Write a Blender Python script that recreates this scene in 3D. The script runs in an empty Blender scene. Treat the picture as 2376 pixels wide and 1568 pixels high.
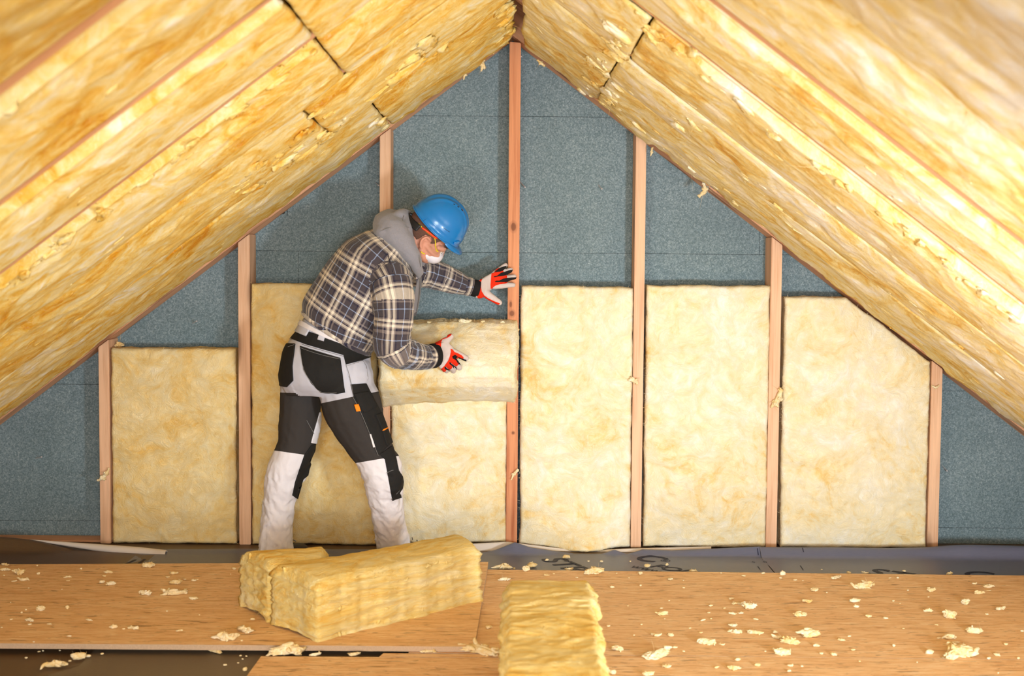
import bpy, bmesh, math, random
import numpy as np
from mathutils import Vector, Matrix
from mathutils.bvhtree import BVHTree

SC = bpy.context.scene
COL = SC.collection

# ---------------------------------------------------------------- camera, world, lights, exposure
FPX, PITCH, ROLL, CAMZ = 3000.0, math.atan((784 - 610) / 3000.0), math.radians(0.44), 1.312
_F = Vector((0, math.cos(PITCH), -math.sin(PITCH)))
_U0 = Vector((0, math.sin(PITCH), math.cos(PITCH)))
_R0 = Vector((1, 0, 0))
_R = _R0 * math.cos(ROLL) + _U0 * math.sin(ROLL)
_U = _U0 * math.cos(ROLL) - _R0 * math.sin(ROLL)
CAM = Vector((0, 0, CAMZ))

cam_data = bpy.data.cameras.new('camera')
cam_data.sensor_width = 36.0
cam_data.lens = FPX / 2376.0 * 36.0
cam_data.clip_start = 0.05
cam_data.dof.use_dof = True
cam_data.dof.focus_distance = 5.75
cam_data.dof.aperture_fstop = 3.2
cam = bpy.data.objects.new('camera', cam_data)
COL.objects.link(cam)
cam.matrix_world = Matrix(((_R.x, _U.x, -_F.x, CAM.x), (_R.y, _U.y, -_F.y, CAM.y), (_R.z, _U.z, -_F.z, CAM.z), (0, 0, 0, 1)))
SC.camera = cam

world = bpy.data.worlds.new('world')
SC.world = world
world.use_nodes = True
_bg = world.node_tree.nodes['Background']
_bg.inputs[0].default_value = (0.93, 0.96, 1.0, 1)
_bg.inputs[1].default_value = 1.0

SC.view_settings.view_transform = 'Standard'
SC.view_settings.look = 'None'
SC.view_settings.gamma = 1.0
SC.view_settings.use_curve_mapping = False
SC.view_settings.exposure = -0.06


def area_light(name, loc, target, sx, sy, power, color, spread=180):
    d = bpy.data.lights.new(name, 'AREA')
    d.shape = 'RECTANGLE'
    d.size, d.size_y, d.energy, d.color = sx, sy, power, color
    d.spread = math.radians(spread)
    o = bpy.data.objects.new(name, d)
    COL.objects.link(o)
    o.location = loc
    o.rotation_euler = (Vector(target) - Vector(loc)).to_track_quat('-Z', 'Y').to_euler()
    return o


# two low work lamps on the floor beside the camera, and daylight from the window in the gable behind it
area_light('work_lamp_light', (1.5, 1.75, 0.42), (0.40, 6.0, 0.85), 0.30, 0.30, 44.0, (0.82, 0.92, 1.0), 118)
area_light('work_lamp_light', (-0.85, 1.4, 0.40), (0.35, 6.0, 0.95), 0.30, 0.30, 15.0, (1.0, 0.95, 0.86), 110)
area_light('gable_window_light', (0.3, -1.2, 1.3), (0.1, 6.0, 1.2), 1.6, 1.3, 72.0, (0.96, 0.98, 1.0), 120)
SC.cycles.max_bounces = 6
SC.cycles.diffuse_bounces = 4
SC.cycles.glossy_bounces = 2
SC.cycles.adaptive_threshold = 0.07
SC.cycles.adaptive_min_samples = 16


# ---------------------------------------------------------------- helpers
def ray(px, py):
    return (_F * FPX + _R * (px - 1188.0) + _U * (784.0 - py)).normalized()


def P(px, py, Y):
    d = ray(px, py)
    return CAM + d * (Y / d.y)


def G(px, py, z=0.0):
    d = ray(px, py)
    return CAM + d * ((z - CAM.z) / d.z)


def PXM(Y):
    return Y / FPX


def tag(o, label=None, cat=None, group=None, kind=None):
    if label:
        o['label'] = label
    if cat:
        o['category'] = cat
    if group:
        o['group'] = group
    if kind:
        o['kind'] = kind
    return o


def empty(name, loc):
    o = bpy.data.objects.new(name, None)
    o.empty_display_size = 0.1
    COL.objects.link(o)
    o.location = loc
    return o


def link(name, me, mats=(), parent=None, matrix=None, smooth=True):
    for m in mats:
        me.materials.append(m)
    if smooth:
        me.polygons.foreach_set('use_smooth', [True] * len(me.polygons))
    o = bpy.data.objects.new(name, me)
    COL.objects.link(o)
    if matrix is not None:
        o.matrix_world = matrix
    if parent is not None:
        o.parent = parent
        o.matrix_parent_inverse = Matrix.Translation(-parent.location)
    return o


def mesh(name, verts, faces):
    me = bpy.data.meshes.new(name)
    me.from_pydata([tuple(v) for v in verts], [], [tuple(f) for f in faces])
    me.update()
    return me


def recentre(me, base):
    """shift mesh data so that base becomes its origin; returns the matching matrix"""
    me.transform(Matrix.Translation(-Vector(base)))
    return Matrix.Translation(Vector(base))


def base_of(me):
    co = np.empty(len(me.vertices) * 3, np.float32)
    me.vertices.foreach_get('co', co)
    co = co.reshape(-1, 3)
    lo, hi = co.min(0), co.max(0)
    return Vector(((lo[0] + hi[0]) / 2, (lo[1] + hi[1]) / 2, lo[2]))


def put(name, me, mats, parent=None, smooth=True):
    """link a world-space mesh with its origin at its own base"""
    m = recentre(me, base_of(me))
    o = link(name, me, mats, None, m, smooth)
    if parent is not None:
        o.parent = parent
        o.matrix_parent_inverse = Matrix.Translation(-parent.location)
    return o


# ---- gradient noise in numpy
_rng = np.random.RandomState(7)
_PERM = np.concatenate([_rng.permutation(256)] * 3)
_GR = _rng.normal(size=(256, 3))
_GR /= np.linalg.norm(_GR, axis=1)[:, None]


def pnoise(p):
    p = np.asarray(p, float)
    i = np.floor(p).astype(int)
    f = p - i
    i &= 255
    w = f * f * f * (f * (f * 6 - 15) + 10)
    out = 0.0
    for dx in (0, 1):
        for dy in (0, 1):
            for dz in (0, 1):
                h = _PERM[_PERM[_PERM[i[:, 0] + dx] + i[:, 1] + dy] + i[:, 2] + dz]
                g = _GR[h]
                d = f - np.array([dx, dy, dz])
                wt = (w[:, 0] if dx else 1 - w[:, 0]) * (w[:, 1] if dy else 1 - w[:, 1]) * (w[:, 2] if dz else 1 - w[:, 2])
                out = out + wt * (g * d).sum(1)
    return out * 1.4


def fbm(p, octv=4, gain=0.5, lac=2.03):
    p = np.asarray(p, float)
    a, s, t = 1.0, 0.0, 0.0
    for k in range(octv):
        s = s + a * pnoise(p + 17.3 * k)
        t += a
        a *= gain
        p = p * lac
    return s / t


def ridged(p, octv=4):
    p = np.asarray(p, float)
    a, s, t = 1.0, 0.0, 0.0
    for k in range(octv):
        s = s + a * (1 - np.abs(pnoise(p + 11.7 * k)) * 2)
        t += a
        a *= 0.5
        p = p * 2.05
    return s / t
# ---------------------------------------------------------------- materials
def srgb(r, g, b):
    f = lambda c: (c / 255 / 12.92) if c / 255 <= 0.04045 else ((c / 255 + 0.055) / 1.055) ** 2.4
    return (f(r), f(g), f(b), 1.0)


class NT:
    def __init__(self, name):
        self.m = bpy.data.materials.new(name)
        self.m.use_nodes = True
        self.t = self.m.node_tree
        self.bsdf = self.t.nodes['Principled BSDF']
        self.coord = None

    def n(self, kind, **kw):
        x = self.t.nodes.new(kind)
        for k, v in kw.items():
            setattr(x, k, v)
        return x

    def l(self, a, b):
        self.t.links.new(a, b)

    def obj(self):
        if self.coord is None:
            self.coord = self.n('ShaderNodeTexCoord')
        return self.coord.outputs['Object']

    def mapping(self, src, scale=(1, 1, 1), rot=(0, 0, 0), loc=(0, 0, 0)):
        m = self.n('ShaderNodeMapping')
        m.inputs['Scale'].default_value = scale
        m.inputs['Rotation'].default_value = rot
        m.inputs['Location'].default_value = loc
        self.l(src, m.inputs['Vector'])
        return m.outputs[0]

    def noise(self, vec, scale, detail=4, rough=0.5, dist=0.0, w=None):
        x = self.n('ShaderNodeTexNoise')
        if w is not None:
            x.noise_dimensions = '4D'
            self.l(w, x.inputs['W'])
        x.inputs['Scale'].default_value = scale
        x.inputs['Detail'].default_value = detail
        x.inputs['Roughness'].default_value = rough
        x.inputs['Distortion'].default_value = dist
        self.l(vec, x.inputs['Vector'])
        return x.outputs[0]

    def ramp(self, fac, stops, interp='LINEAR'):
        r = self.n('ShaderNodeValToRGB')
        r.color_ramp.interpolation = interp
        e = r.color_ramp.elements
        while len(e) < len(stops):
            e.new(0.5)
        for k, (p, c) in enumerate(stops):
            e[k].position = p
            e[k].color = c if len(c) == 4 else (*c, 1)
        self.l(fac, r.inputs[0])
        return r.outputs[0]

    def math(self, op, a, b=None, c=None):
        x = self.n('ShaderNodeMath', operation=op)
        for k, v in enumerate((a, b, c)):
            if v is None:
                continue
            if isinstance(v, (int, float)):
                x.inputs[k].default_value = v
            else:
                self.l(v, x.inputs[k])
        return x.outputs[0]

    def mix(self, fac, a, b, mode='MIX'):
        x = self.n('ShaderNodeMix', data_type='RGBA', blend_type=mode)
        for sock, v in ((x.inputs['Factor'], fac), (x.inputs[6], a), (x.inputs[7], b)):
            if isinstance(v, (int, float)):
                sock.default_value = v
            elif isinstance(v, tuple):
                sock.default_value = v
            else:
                self.l(v, sock)
        return x.outputs[2]

    def rnd(self):
        return self.n('ShaderNodeObjectInfo').outputs['Random']

    def bump(self, h, strength=0.3, dist=0.01, normal=None):
        b = self.n('ShaderNodeBump')
        b.inputs['Strength'].default_value = strength
        b.inputs['Distance'].default_value = dist
        self.l(h, b.inputs['Height'])
        if normal is not None:
            self.l(normal, b.inputs['Normal'])
        return b.outputs[0]

    def done(self, color=None, rough=0.7, spec=0.3, normal=None, sheen=0.0, coat=0.0):
        b = self.bsdf
        if color is not None:
            if isinstance(color, tuple):
                b.inputs['Base Color'].default_value = color
            else:
                self.l(color, b.inputs['Base Color'])
        if isinstance(rough, (int, float)):
            b.inputs['Roughness'].default_value = rough
        else:
            self.l(rough, b.inputs['Roughness'])
        b.inputs['Specular IOR Level'].default_value = spec
        b.inputs['Sheen Weight'].default_value = sheen
        b.inputs['Coat Weight'].default_value = coat
        if normal is not None:
            self.l(normal, b.inputs['Normal'])
        return self.m


def wool(name, stretch=(1, 1, 1), stops=None, big=2.2, wisp=7.0, shift=0.0, bump=0.6):
    """glass wool: swirling wisps of cream, yellow and amber fibre"""
    t = NT(name)
    w = t.math('MULTIPLY', t.rnd(), 37.0)
    v = t.mapping(t.obj(), stretch)
    warp = t.n('ShaderNodeTexNoise')
    warp.inputs['Scale'].default_value = 3.0
    warp.inputs['Detail'].default_value = 3
    t.l(v, warp.inputs['Vector'])
    off = t.n('ShaderNodeVectorMath', operation='MULTIPLY_ADD')
    t.l(warp.outputs['Color'], off.inputs[0])
    off.inputs[1].default_value = (0.35, 0.35, 0.35)
    t.l(v, off.inputs[2])
    vv = off.outputs[0]
    n1 = t.noise(vv, big, 4, 0.55, 0.6, w)
    n2 = t.noise(vv, wisp, 6, 0.62, 1.6, w)
    n3 = t.noise(v, 42.0, 3, 0.6, 0.0)
    f = t.math('MULTIPLY_ADD', n2, 0.55, t.math('MULTIPLY', n1, 0.50))
    f = t.math('MULTIPLY_ADD', n3, 0.14, f)
    f = t.math('ADD', f, -0.095 + shift)
    stops = stops or [(0.30, srgb(232, 180, 92)), (0.39, srgb(241, 208, 140)), (0.47, srgb(245, 227, 182)),
                      (0.56, srgb(247, 235, 204)), (0.66, srgb(250, 245, 230))]
    c = t.ramp(f, stops)
    big_off = t.n('ShaderNodeVectorMath', operation='MULTIPLY_ADD')
    t.l(warp.outputs['Color'], big_off.inputs[0])
    big_off.inputs[1].default_value = (1.1, 1.1, 1.1)
    t.l(v, big_off.inputs[2])
    fib = t.noise(t.mapping(big_off.outputs[0], (1, 1, 1)), 30.0, 4, 0.66, 2.4)
    fuzz = t.noise(v, 260.0, 1, 0.65)
    c = t.mix(t.ramp(fib, [(0.54, (0, 0, 0, 1)), (0.76, (0.4, 0.4, 0.4, 1))]), c, tuple(min(1.0, x * 1.12 + 0.03) for x in stops[-1][1][:3]) + (1,))
    c = t.mix(t.ramp(fib, [(0.26, (0.3, 0.3, 0.3, 1)), (0.40, (0, 0, 0, 1))]), c, stops[1][1])
    h = t.math('MULTIPLY_ADD', fuzz, 0.08, t.math('MULTIPLY_ADD', fib, 0.55, t.math('MULTIPLY', n2, 0.8)))
    nrm = t.bump(h, bump, 0.022)
    return t.done(c, 1.0, 0.05, nrm, sheen=0.0)


def wood(name, base, dark, knot=True, axis=2, seed=0.0, knots=()):
    t = NT(name)
    w = t.math('MULTIPLY', t.rnd(), 23.0)
    sc = [26.0, 26.0, 26.0]
    sc[axis] = 1.1
    v = t.mapping(t.obj(), tuple(sc), loc=(seed, seed, seed))
    g = t.noise(v, 1.0, 5, 0.6, 1.2, w)
    sc2 = [190.0, 190.0, 190.0]
    sc2[axis] = 5.0
    v2 = t.mapping(t.obj(), tuple(sc2))
    g2 = t.noise(v2, 1.0, 3, 0.6, 0.0, w)
    f = t.math('MULTIPLY_ADD', g2, 0.35, t.math('MULTIPLY', g, 0.75))
    c = t.ramp(f, [(0.35, dark), (0.55, base), (0.75, tuple(min(1.0, x * 1.18) for x in base[:3]) + (1,))])
    if knot:
        sk = [10.0, 10.0, 10.0]
        sk[axis] = 2.4
        vk = t.mapping(t.obj(), tuple(sk))
        off = t.n('ShaderNodeVectorMath', operation='ADD')
        cw = t.n('ShaderNodeCombineXYZ')
        t.l(w, cw.inputs[2])
        t.l(w, cw.inputs[0])
        t.l(vk, off.inputs[0])
        t.l(cw.outputs[0], off.inputs[1])
        vo = t.n('ShaderNodeTexVoronoi')
        vo.inputs['Scale'].default_value = 1.0
        t.l(off.outputs[0], vo.inputs['Vector'])
        k = t.ramp(vo.outputs['Distance'], [(0.13, (1, 1, 1, 1)), (0.20, (0.6, 0.6, 0.6, 1)), (0.27, (0.15, 0.15, 0.15, 1)), (0.42, (0, 0, 0, 1))])
        c = t.mix(t.math('MULTIPLY', k, 0.75), c, tuple(x * 0.35 for x in dark[:3]) + (1,))
    if knots:
        sx = t.n('ShaderNodeSeparateXYZ')
        t.l(t.obj(), sx.inputs[0])
        for kx, kz, rx, rz in knots:              # knots where the photographed timber has them
            dx = t.math('DIVIDE', t.math('SUBTRACT', sx.outputs[0], kx), rx)
            dz = t.math('DIVIDE', t.math('SUBTRACT', sx.outputs[2], kz), rz)
            dd = t.math('ADD', t.math('MULTIPLY', dx, dx), t.math('MULTIPLY', dz, dz))
            dd = t.math('ADD', dd, t.math('MULTIPLY', g, 0.5))
            k = t.ramp(t.math('DIVIDE', dd, 8.0), [(0.08, (1, 1, 1, 1)), (0.16, (0.85, 0.85, 0.85, 1)), (0.20, (0.4, 0.4, 0.4, 1)), (0.55, (0, 0, 0, 1))])
            c = t.mix(t.math('MULTIPLY', k, 0.8), c, tuple(x * 0.32 for x in dark[:3]) + (1,))
    return t.done(c, 0.6, 0.25, t.bump(f, 0.12, 0.004))


M = {}
M['wool_wall'] = wool('glass_wool_wall', bump=0.55)
M['wool_amber_bounce'] = wool('glass_wool_amber_bounce', (1, 1, 1), [(0.26, srgb(222, 158, 66)), (0.38, srgb(236, 192, 108)), (0.48, srgb(242, 212, 146)),  # amber panels: the wool's own tone plus warm bounce light put into the colour
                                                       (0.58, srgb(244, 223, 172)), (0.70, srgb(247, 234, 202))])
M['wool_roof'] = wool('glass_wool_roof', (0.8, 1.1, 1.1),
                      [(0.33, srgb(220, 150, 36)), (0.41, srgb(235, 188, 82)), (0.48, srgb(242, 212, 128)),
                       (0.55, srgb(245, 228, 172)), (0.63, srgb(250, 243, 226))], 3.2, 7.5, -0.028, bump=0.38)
M['wool_roof_pale_lit'] = wool('glass_wool_roof_pale_lit', (0.8, 1.1, 1.1),  # paler slope: wool's own variation, plus its brighter light put into the colour
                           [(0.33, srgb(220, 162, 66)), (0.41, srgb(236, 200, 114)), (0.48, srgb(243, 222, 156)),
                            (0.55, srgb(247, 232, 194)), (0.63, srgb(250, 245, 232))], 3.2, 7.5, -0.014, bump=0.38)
M['wool_cut'] = wool('glass_wool_cut_block', (0.45, 1.3, 2.4),
                     [(0.30, srgb(232, 168, 62)), (0.38, srgb(243, 198, 100)), (0.46, srgb(247, 217, 134)), (0.56, srgb(248, 229, 166)),
                      (0.68, srgb(250, 240, 204))], 2.2, 9.0)
M['wool_scrap'] = wool('glass_wool_scrap', (4, 4, 4), [(0.30, srgb(226, 180, 100)), (0.42, srgb(234, 204, 142)), (0.52, srgb(238, 218, 174)),
                                                     (0.62, srgb(248, 238, 210)), (0.70, srgb(250, 244, 226))], bump=0.10)
M['wood_pink'] = wood('pine_pale', srgb(228, 184, 148), srgb(206, 148, 106))
M['wood_orange'] = wood('pine_orange', srgb(212, 142, 98), srgb(176, 98, 58), knots=[(px_, P(1190, y_, 6.0).z + 0.017, rx_, rz_) for px_, y_, rx_, rz_ in ((-0.002, 526, 0.011, 0.017), (-0.006, 727, 0.010, 0.012), (0.004, 1004, 0.006, 0.006), (-0.012, 706, 0.005, 0.012))])
M['wood_rafter'] = wood('pine_rafter', srgb(228, 174, 134), srgb(198, 132, 92), axis=0)


def flat(name, col, rough=0.7, spec=0.3, nscale=0, nstr=0.1, coat=0.0, sheen=0.0, var=0.0):
    t = NT(name)
    nrm, c = None, col
    if nscale:
        nz = t.noise(t.obj(), nscale, 4, 0.6)
        nrm = t.bump(nz, nstr, 0.004)
        if var:
            c = t.mix(t.math('MULTIPLY', t.math('SUBTRACT', nz, 0.2), var), col, tuple(x * 0.5 for x in col[:3]) + (1,))
    return t.done(c, rough, spec, nrm, sheen, coat)


# sheathing board: fine pressed grey-green fibre with pale and dark specks
t = NT('sheathing_fibreboard')
a = t.noise(t.obj(), 150.0, 3, 0.7)
b = t.noise(t.obj(), 3.0, 4, 0.6)
c2 = t.noise(t.mapping(t.obj(), (1, 1, 3)), 420.0, 2, 0.6)
f = t.math('MULTIPLY_ADD', c2, 0.55, t.math('MULTIPLY_ADD', b, 0.12, t.math('MULTIPLY', a, 0.5)))
c = t.ramp(f, [(0.42, srgb(76, 92, 97)), (0.56, srgb(108, 126, 131)), (0.66, srgb(134, 151, 156)), (0.78, srgb(194, 203, 204))])
M['sheath'] = t.done(c, 0.85, 0.2, t.bump(a, 0.15, 0.003))
M['dark'] = flat('seam_backing', srgb(40, 46, 48), 0.9, 0.1)  # dark backing visible through the board joints

# chipboard panels
t = NT('chipboard_sheet')
w = t.math('MULTIPLY', t.rnd(), 11.0)
n1 = t.noise(t.mapping(t.obj(), (6.0, 34.0, 34.0)), 1.0, 8, 0.72, 1.2, w)
n2 = t.noise(t.mapping(t.obj(), (12.0, 120.0, 120.0), (0, 0, 0.10)), 1.0, 4, 0.65, 0.8, w)
f = t.math('MULTIPLY_ADD', n2, 0.42, t.math('MULTIPLY', n1, 0.58))
c = t.ramp(f, [(0.30, srgb(164, 112, 68)), (0.40, srgb(216, 166, 114)), (0.50, srgb(236, 193, 142)), (0.62, srgb(246, 216, 176))])
for sc_, rot_, loc_, lo_ in (((9.0, 62.0, 62.0), -0.08, 3.0, 0.61), ((16.0, 84.0, 84.0), 0.18, 7.0, 0.63), ((26.0, 110.0, 110.0), -0.45, 1.0, 0.66)):
    n4 = t.noise(t.mapping(t.obj(), sc_, (0, 0, rot_), (loc_, 1, 0)), 1.0, 3, 0.55, 1.2, w)
    c = t.mix(t.ramp(n4, [(lo_, (0, 0, 0, 1)), (lo_ + 0.05, (0.6, 0.6, 0.6, 1))]), c, srgb(112, 72, 44))
n5 = t.noise(t.mapping(t.obj(), (10.0, 70.0, 70.0), (0, 0, 0.06), (11, 5, 0)), 1.0, 3, 0.55, 1.0, w)
c = t.mix(t.ramp(n5, [(0.62, (0, 0, 0, 1)), (0.70, (0.6, 0.6, 0.6, 1))]), c, srgb(240, 212, 170))
M['osb'] = t.done(c, 0.62, 0.3, t.bump(f, 0.25, 0.003))
M['osb_edge'] = flat('chipboard_cut_edge', srgb(206, 176, 146), 0.9, 0.1, 220, 0.4, var=0.8)


def film(name, col, spec=0.45, rough=0.46):
    t = NT(name)
    a = t.noise(t.mapping(t.obj(), (6, 30, 30)), 6.0, 4, 0.6)
    b = t.noise(t.obj(), 260.0, 2, 0.6)
    c = t.mix(t.math('MULTIPLY', a, 0.6), col, tuple(x * 0.72 for x in col[:3]) + (1,))
    return t.done(c, rough, spec, t.bump(t.math('ADD', a, t.math('MULTIPLY', b, 0.4)), 0.2, 0.004))


M['film_grey'] = film('membrane_grey', srgb(104, 108, 130), 0.5, 0.40)
M['film_brown'] = film('membrane_brown', srgb(102, 80, 56))
M['film_near'] = film('membrane_taupe', srgb(112, 98, 80))
M['film_under'] = flat('membrane_underside', srgb(222, 212, 202), 0.7, 0.2, 60, 0.1)
M['ink'] = flat('printed_navy_ink', srgb(34, 36, 58), 0.6, 0.3, 90, 0.05)
M['ink_black'] = flat('printed_black_ink', srgb(22, 22, 22), 0.6, 0.3, 90, 0.05)
M['steel'] = NT('zinc_steel').done((0.62, 0.62, 0.64, 1), 0.35, 0.5)
M['steel'].node_tree.nodes['Principled BSDF'].inputs['Metallic'].default_value = 0.4
M['plate'] = flat('grey_metal_plate', srgb(96, 96, 108), 0.45, 0.5, 40, 0.1)
M['blue_ink'] = flat('blue_marking', srgb(40, 80, 190), 0.6, 0.3, 80, 0.05)

# clothing
t = NT('plaid_flannel')
uvn = t.n('ShaderNodeUVMap')
uvn.uv_map = 'cloth'
sep = t.n('ShaderNodeSeparateXYZ')
t.l(uvn.outputs[0], sep.inputs[0])
dk, nv, cr, tp, bl = srgb(68, 61, 66), srgb(22, 24, 50), srgb(250, 236, 214), srgb(150, 138, 132), srgb(168, 188, 222)
stops = [(0.0, dk), (0.17, bl), (0.20, dk), (0.39, nv), (0.46, tp), (0.51, cr), (0.60, nv), (0.635, tp), (0.68, cr), (0.77, tp), (0.82, nv), (0.89, tp), (0.95, dk)]
cu = t.ramp(t.math('FRACT', t.math('DIVIDE', sep.outputs[0], 0.118)), stops, 'CONSTANT')
cv = t.ramp(t.math('FRACT', t.math('DIVIDE', sep.outputs[1], 0.118)), stops, 'CONSTANT')
c = t.mix(0.5, cu, cv)
nz = t.noise(t.obj(), 300.0, 3, 0.6)
c = t.mix(t.math('MULTIPLY', nz, 0.35), c, srgb(88, 82, 86))
M['plaid'] = t.done(c, 0.95, 0.1, t.bump(t.math('ADD', t.noise(t.obj(), 22.0, 5, 0.55, 0.6), t.math('MULTIPLY', nz, 0.08)), 0.45, 0.02), sheen=0.2)
M['hood'] = flat('grey_marl_fleece', srgb(146, 144, 150), 0.95, 0.1, 260, 0.25, sheen=0.25, var=0.7)
M['white_cloth'] = flat('white_work_cloth', srgb(222, 218, 222), 0.85, 0.15, 26, 0.35)
M['grey_cloth'] = flat('pale_grey_work_cloth', srgb(190, 190, 200), 0.85, 0.15, 40, 0.3)
M['char_cloth'] = flat('charcoal_stretch_cloth', srgb(56, 52, 50), 0.85, 0.2, 40, 0.2)
M['black_cloth'] = flat('black_cordura', srgb(30, 29, 28), 0.8, 0.25, 320, 0.3)
M['stitch'] = flat('pale_stitching', srgb(120, 118, 116), 0.9, 0.1, 200, 0.1)
M['skin'] = flat('skin', srgb(206, 146, 122), 0.6, 0.35, 180, 0.08)
M['skin'].node_tree.nodes['Principled BSDF'].inputs['Subsurface Weight'].default_value = 0.08
M['skin'].node_tree.nodes['Principled BSDF'].inputs['Subsurface Radius'].default_value = (0.01, 0.004, 0.002)
M['hair'] = flat('cropped_brown_hair', srgb(116, 84, 70), 0.9, 0.15, 420, 0.8, var=1.0)
M['helmet'] = flat('blue_helmet_plastic', srgb(8, 116, 186), 0.28, 0.5, 6, 0.01, coat=0.25)
M['black_plastic'] = flat('black_plastic', srgb(22, 22, 24), 0.5, 0.4, 100, 0.05)
M['mask'] = flat('white_respirator_felt', srgb(226, 222, 230), 0.9, 0.15, 120, 0.12)
M['yellow_strap'] = flat('yellow_elastic', srgb(222, 196, 50), 0.8, 0.2, 200, 0.1)
M['red_plastic'] = flat('orange_red_plastic', srgb(238, 70, 24), 0.45, 0.4, 60, 0.03)
M['glove_red'] = flat('red_glove_fabric', srgb(222, 48, 18), 0.85, 0.2, 160, 0.25)
M['glove_leather'] = flat('grey_white_leather', srgb(208, 194, 188), 0.75, 0.25, 70, 0.25, var=0.25)
M['glove_black'] = flat('black_glove_piping', srgb(28, 26, 26), 0.85, 0.2, 160, 0.2)
M['orange_tag'] = flat('orange_tab', srgb(240, 132, 24), 0.7, 0.2, 100, 0.1)
M['shoe'] = flat('dark_work_shoe', srgb(52, 46, 42), 0.6, 0.35, 60, 0.2)
M['sole'] = flat('rubber_sole', srgb(34, 32, 30), 0.8, 0.3, 60, 0.2)
M['eye'] = flat('eye_white', srgb(228, 222, 214), 0.2, 0.5, 30, 0.01)
g = NT('clear_polycarbonate')
tr_ = g.n('ShaderNodeBsdfTransparent')
gs_ = g.n('ShaderNodeBsdfGlossy')
gs_.inputs['Roughness'].default_value = 0.03
mx_ = g.n('ShaderNodeMixShader')
mx_.inputs[0].default_value = 0.07
g.l(tr_.outputs[0], mx_.inputs[1])
g.l(gs_.outputs[0], mx_.inputs[2])
g.l(mx_.outputs[0], g.t.nodes['Material Output'].inputs['Surface'])
M['lens'] = g.m
# ---------------------------------------------------------------- shell: floor, gable wall, roof decks
XR = P(1190, 88, 6.06).x
ZR = P(1190, 88, 6.06).z            # where the two rafter undersides meet
TAN = 0.752
TH = math.atan(TAN)
CT, ST = math.cos(TH), math.sin(TH)
YS, YW = 6.0, 6.15                  # stud faces, sheathing face
ZF = -0.018                         # bare floor level; chipboard tops are at 0


def box_mesh(name, x0, x1, y0, y1, z0, z1, bev=0.0):
    bm = bmesh.new()
    bmesh.ops.create_cube(bm, size=1.0)
    for v in bm.verts:
        v.co = Vector((x0 + (v.co.x + 0.5) * (x1 - x0), y0 + (v.co.y + 0.5) * (y1 - y0), z0 + (v.co.z + 0.5) * (z1 - z0)))
    if bev:
        bmesh.ops.bevel(bm, geom=list(bm.edges), offset=bev, segments=2, affect='EDGES')
    me = bpy.data.meshes.new(name)
    bm.to_mesh(me)
    bm.free()
    return me


tag(put('floor', box_mesh('floor', -3.4, 3.4, -1.5, 6.3, ZF - 0.1, ZF), [M['film_brown']], smooth=False), kind='structure')

# gable sheathing: courses of boards with hairline joints
rows = [P(1188, y, YW).z for y in (1216, 899, 586, 270)]
rows = [-0.06] + rows + [2.75]
vseams = {0: [], 1: [], 2: [P(692, 620, YW).x], 3: [P(1762, 560, YW).x], 4: []}
vs, fs, mi = [], [], []


def quad(a, m):
    k = len(vs)
    vs.extend(a)
    fs.append(tuple(range(k, k + len(a))))
    mi.append(m)


GAP = 0.0008
for r in range(5):
    z0, z1 = rows[r] + GAP, rows[r + 1] - GAP
    xs = [-3.5] + sorted(vseams[r]) + [3.5]
    for a, b in zip(xs[:-1], xs[1:]):
        quad([(a + GAP, YW, z0), (b - GAP, YW, z0), (b - GAP, YW, z1), (a + GAP, YW, z1)], 0)
quad([(-3.5, YW + 0.004, -0.06), (3.5, YW + 0.004, -0.06), (3.5, YW + 0.004, 2.75), (-3.5, YW + 0.004, 2.75)], 1)
quad([(-3.5, YW + 0.06, -0.06), (3.5, YW + 0.06, -0.06), (3.5, YW + 0.06, 2.75), (-3.5, YW + 0.06, 2.75)], 1)
me = mesh('wall_back', vs, fs)
me.polygons.foreach_set('material_index', mi)
wall = put('wall_back', me, [M['sheath'], M['dark']], smooth=False)
tag(wall, kind='structure')


def roof_frame(side, Y):
    """local x runs down the slope from the ridge, z points into the room"""
    if side == 'L':
        return Matrix(((-CT, 0, ST, XR), (0, 1, 0, Y), (-ST, 0, -CT, ZR), (0, 0, 0, 1)))
    return Matrix(((CT, 0, -ST, XR), (0, -1, 0, Y), (-ST, 0, -CT, ZR), (0, 0, 0, 1)))


for side, nm in (('L', 'ceiling_left'), ('R', 'ceiling_right')):
    me = box_mesh(nm, -0.16, 4.05, -3.9, 3.9, -0.27, -0.235)
    o = link(nm, me, [M['wood_rafter']], None, roof_frame(side, 2.4), False)
    tag(o, kind='structure')


# ---------------------------------------------------------------- timber
def timber(name, x0, x1, y0, y1, z0, z1, mat, top=None):
    """upright; top(x) gives a sloping cut"""
    bm = bmesh.new()
    bmesh.ops.create_cube(bm, size=1.0)
    for v in bm.verts:
        up = v.co.z > 0
        x = x0 + (v.co.x + 0.5) * (x1 - x0)
        v.co = Vector((x, y0 + (v.co.y + 0.5) * (y1 - y0), (top(x) if top else z1) if up else z0))
    bmesh.ops.bevel(bm, geom=list(bm.edges), offset=0.0025, segments=2, affect='EDGES')
    me = bpy.data.meshes.new(name)
    bm.to_mesh(me)
    bm.free()
    return put(name, me, [mat], smooth=False)


def roofz(x):
    return ZR - TAN * abs(x - XR)


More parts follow.
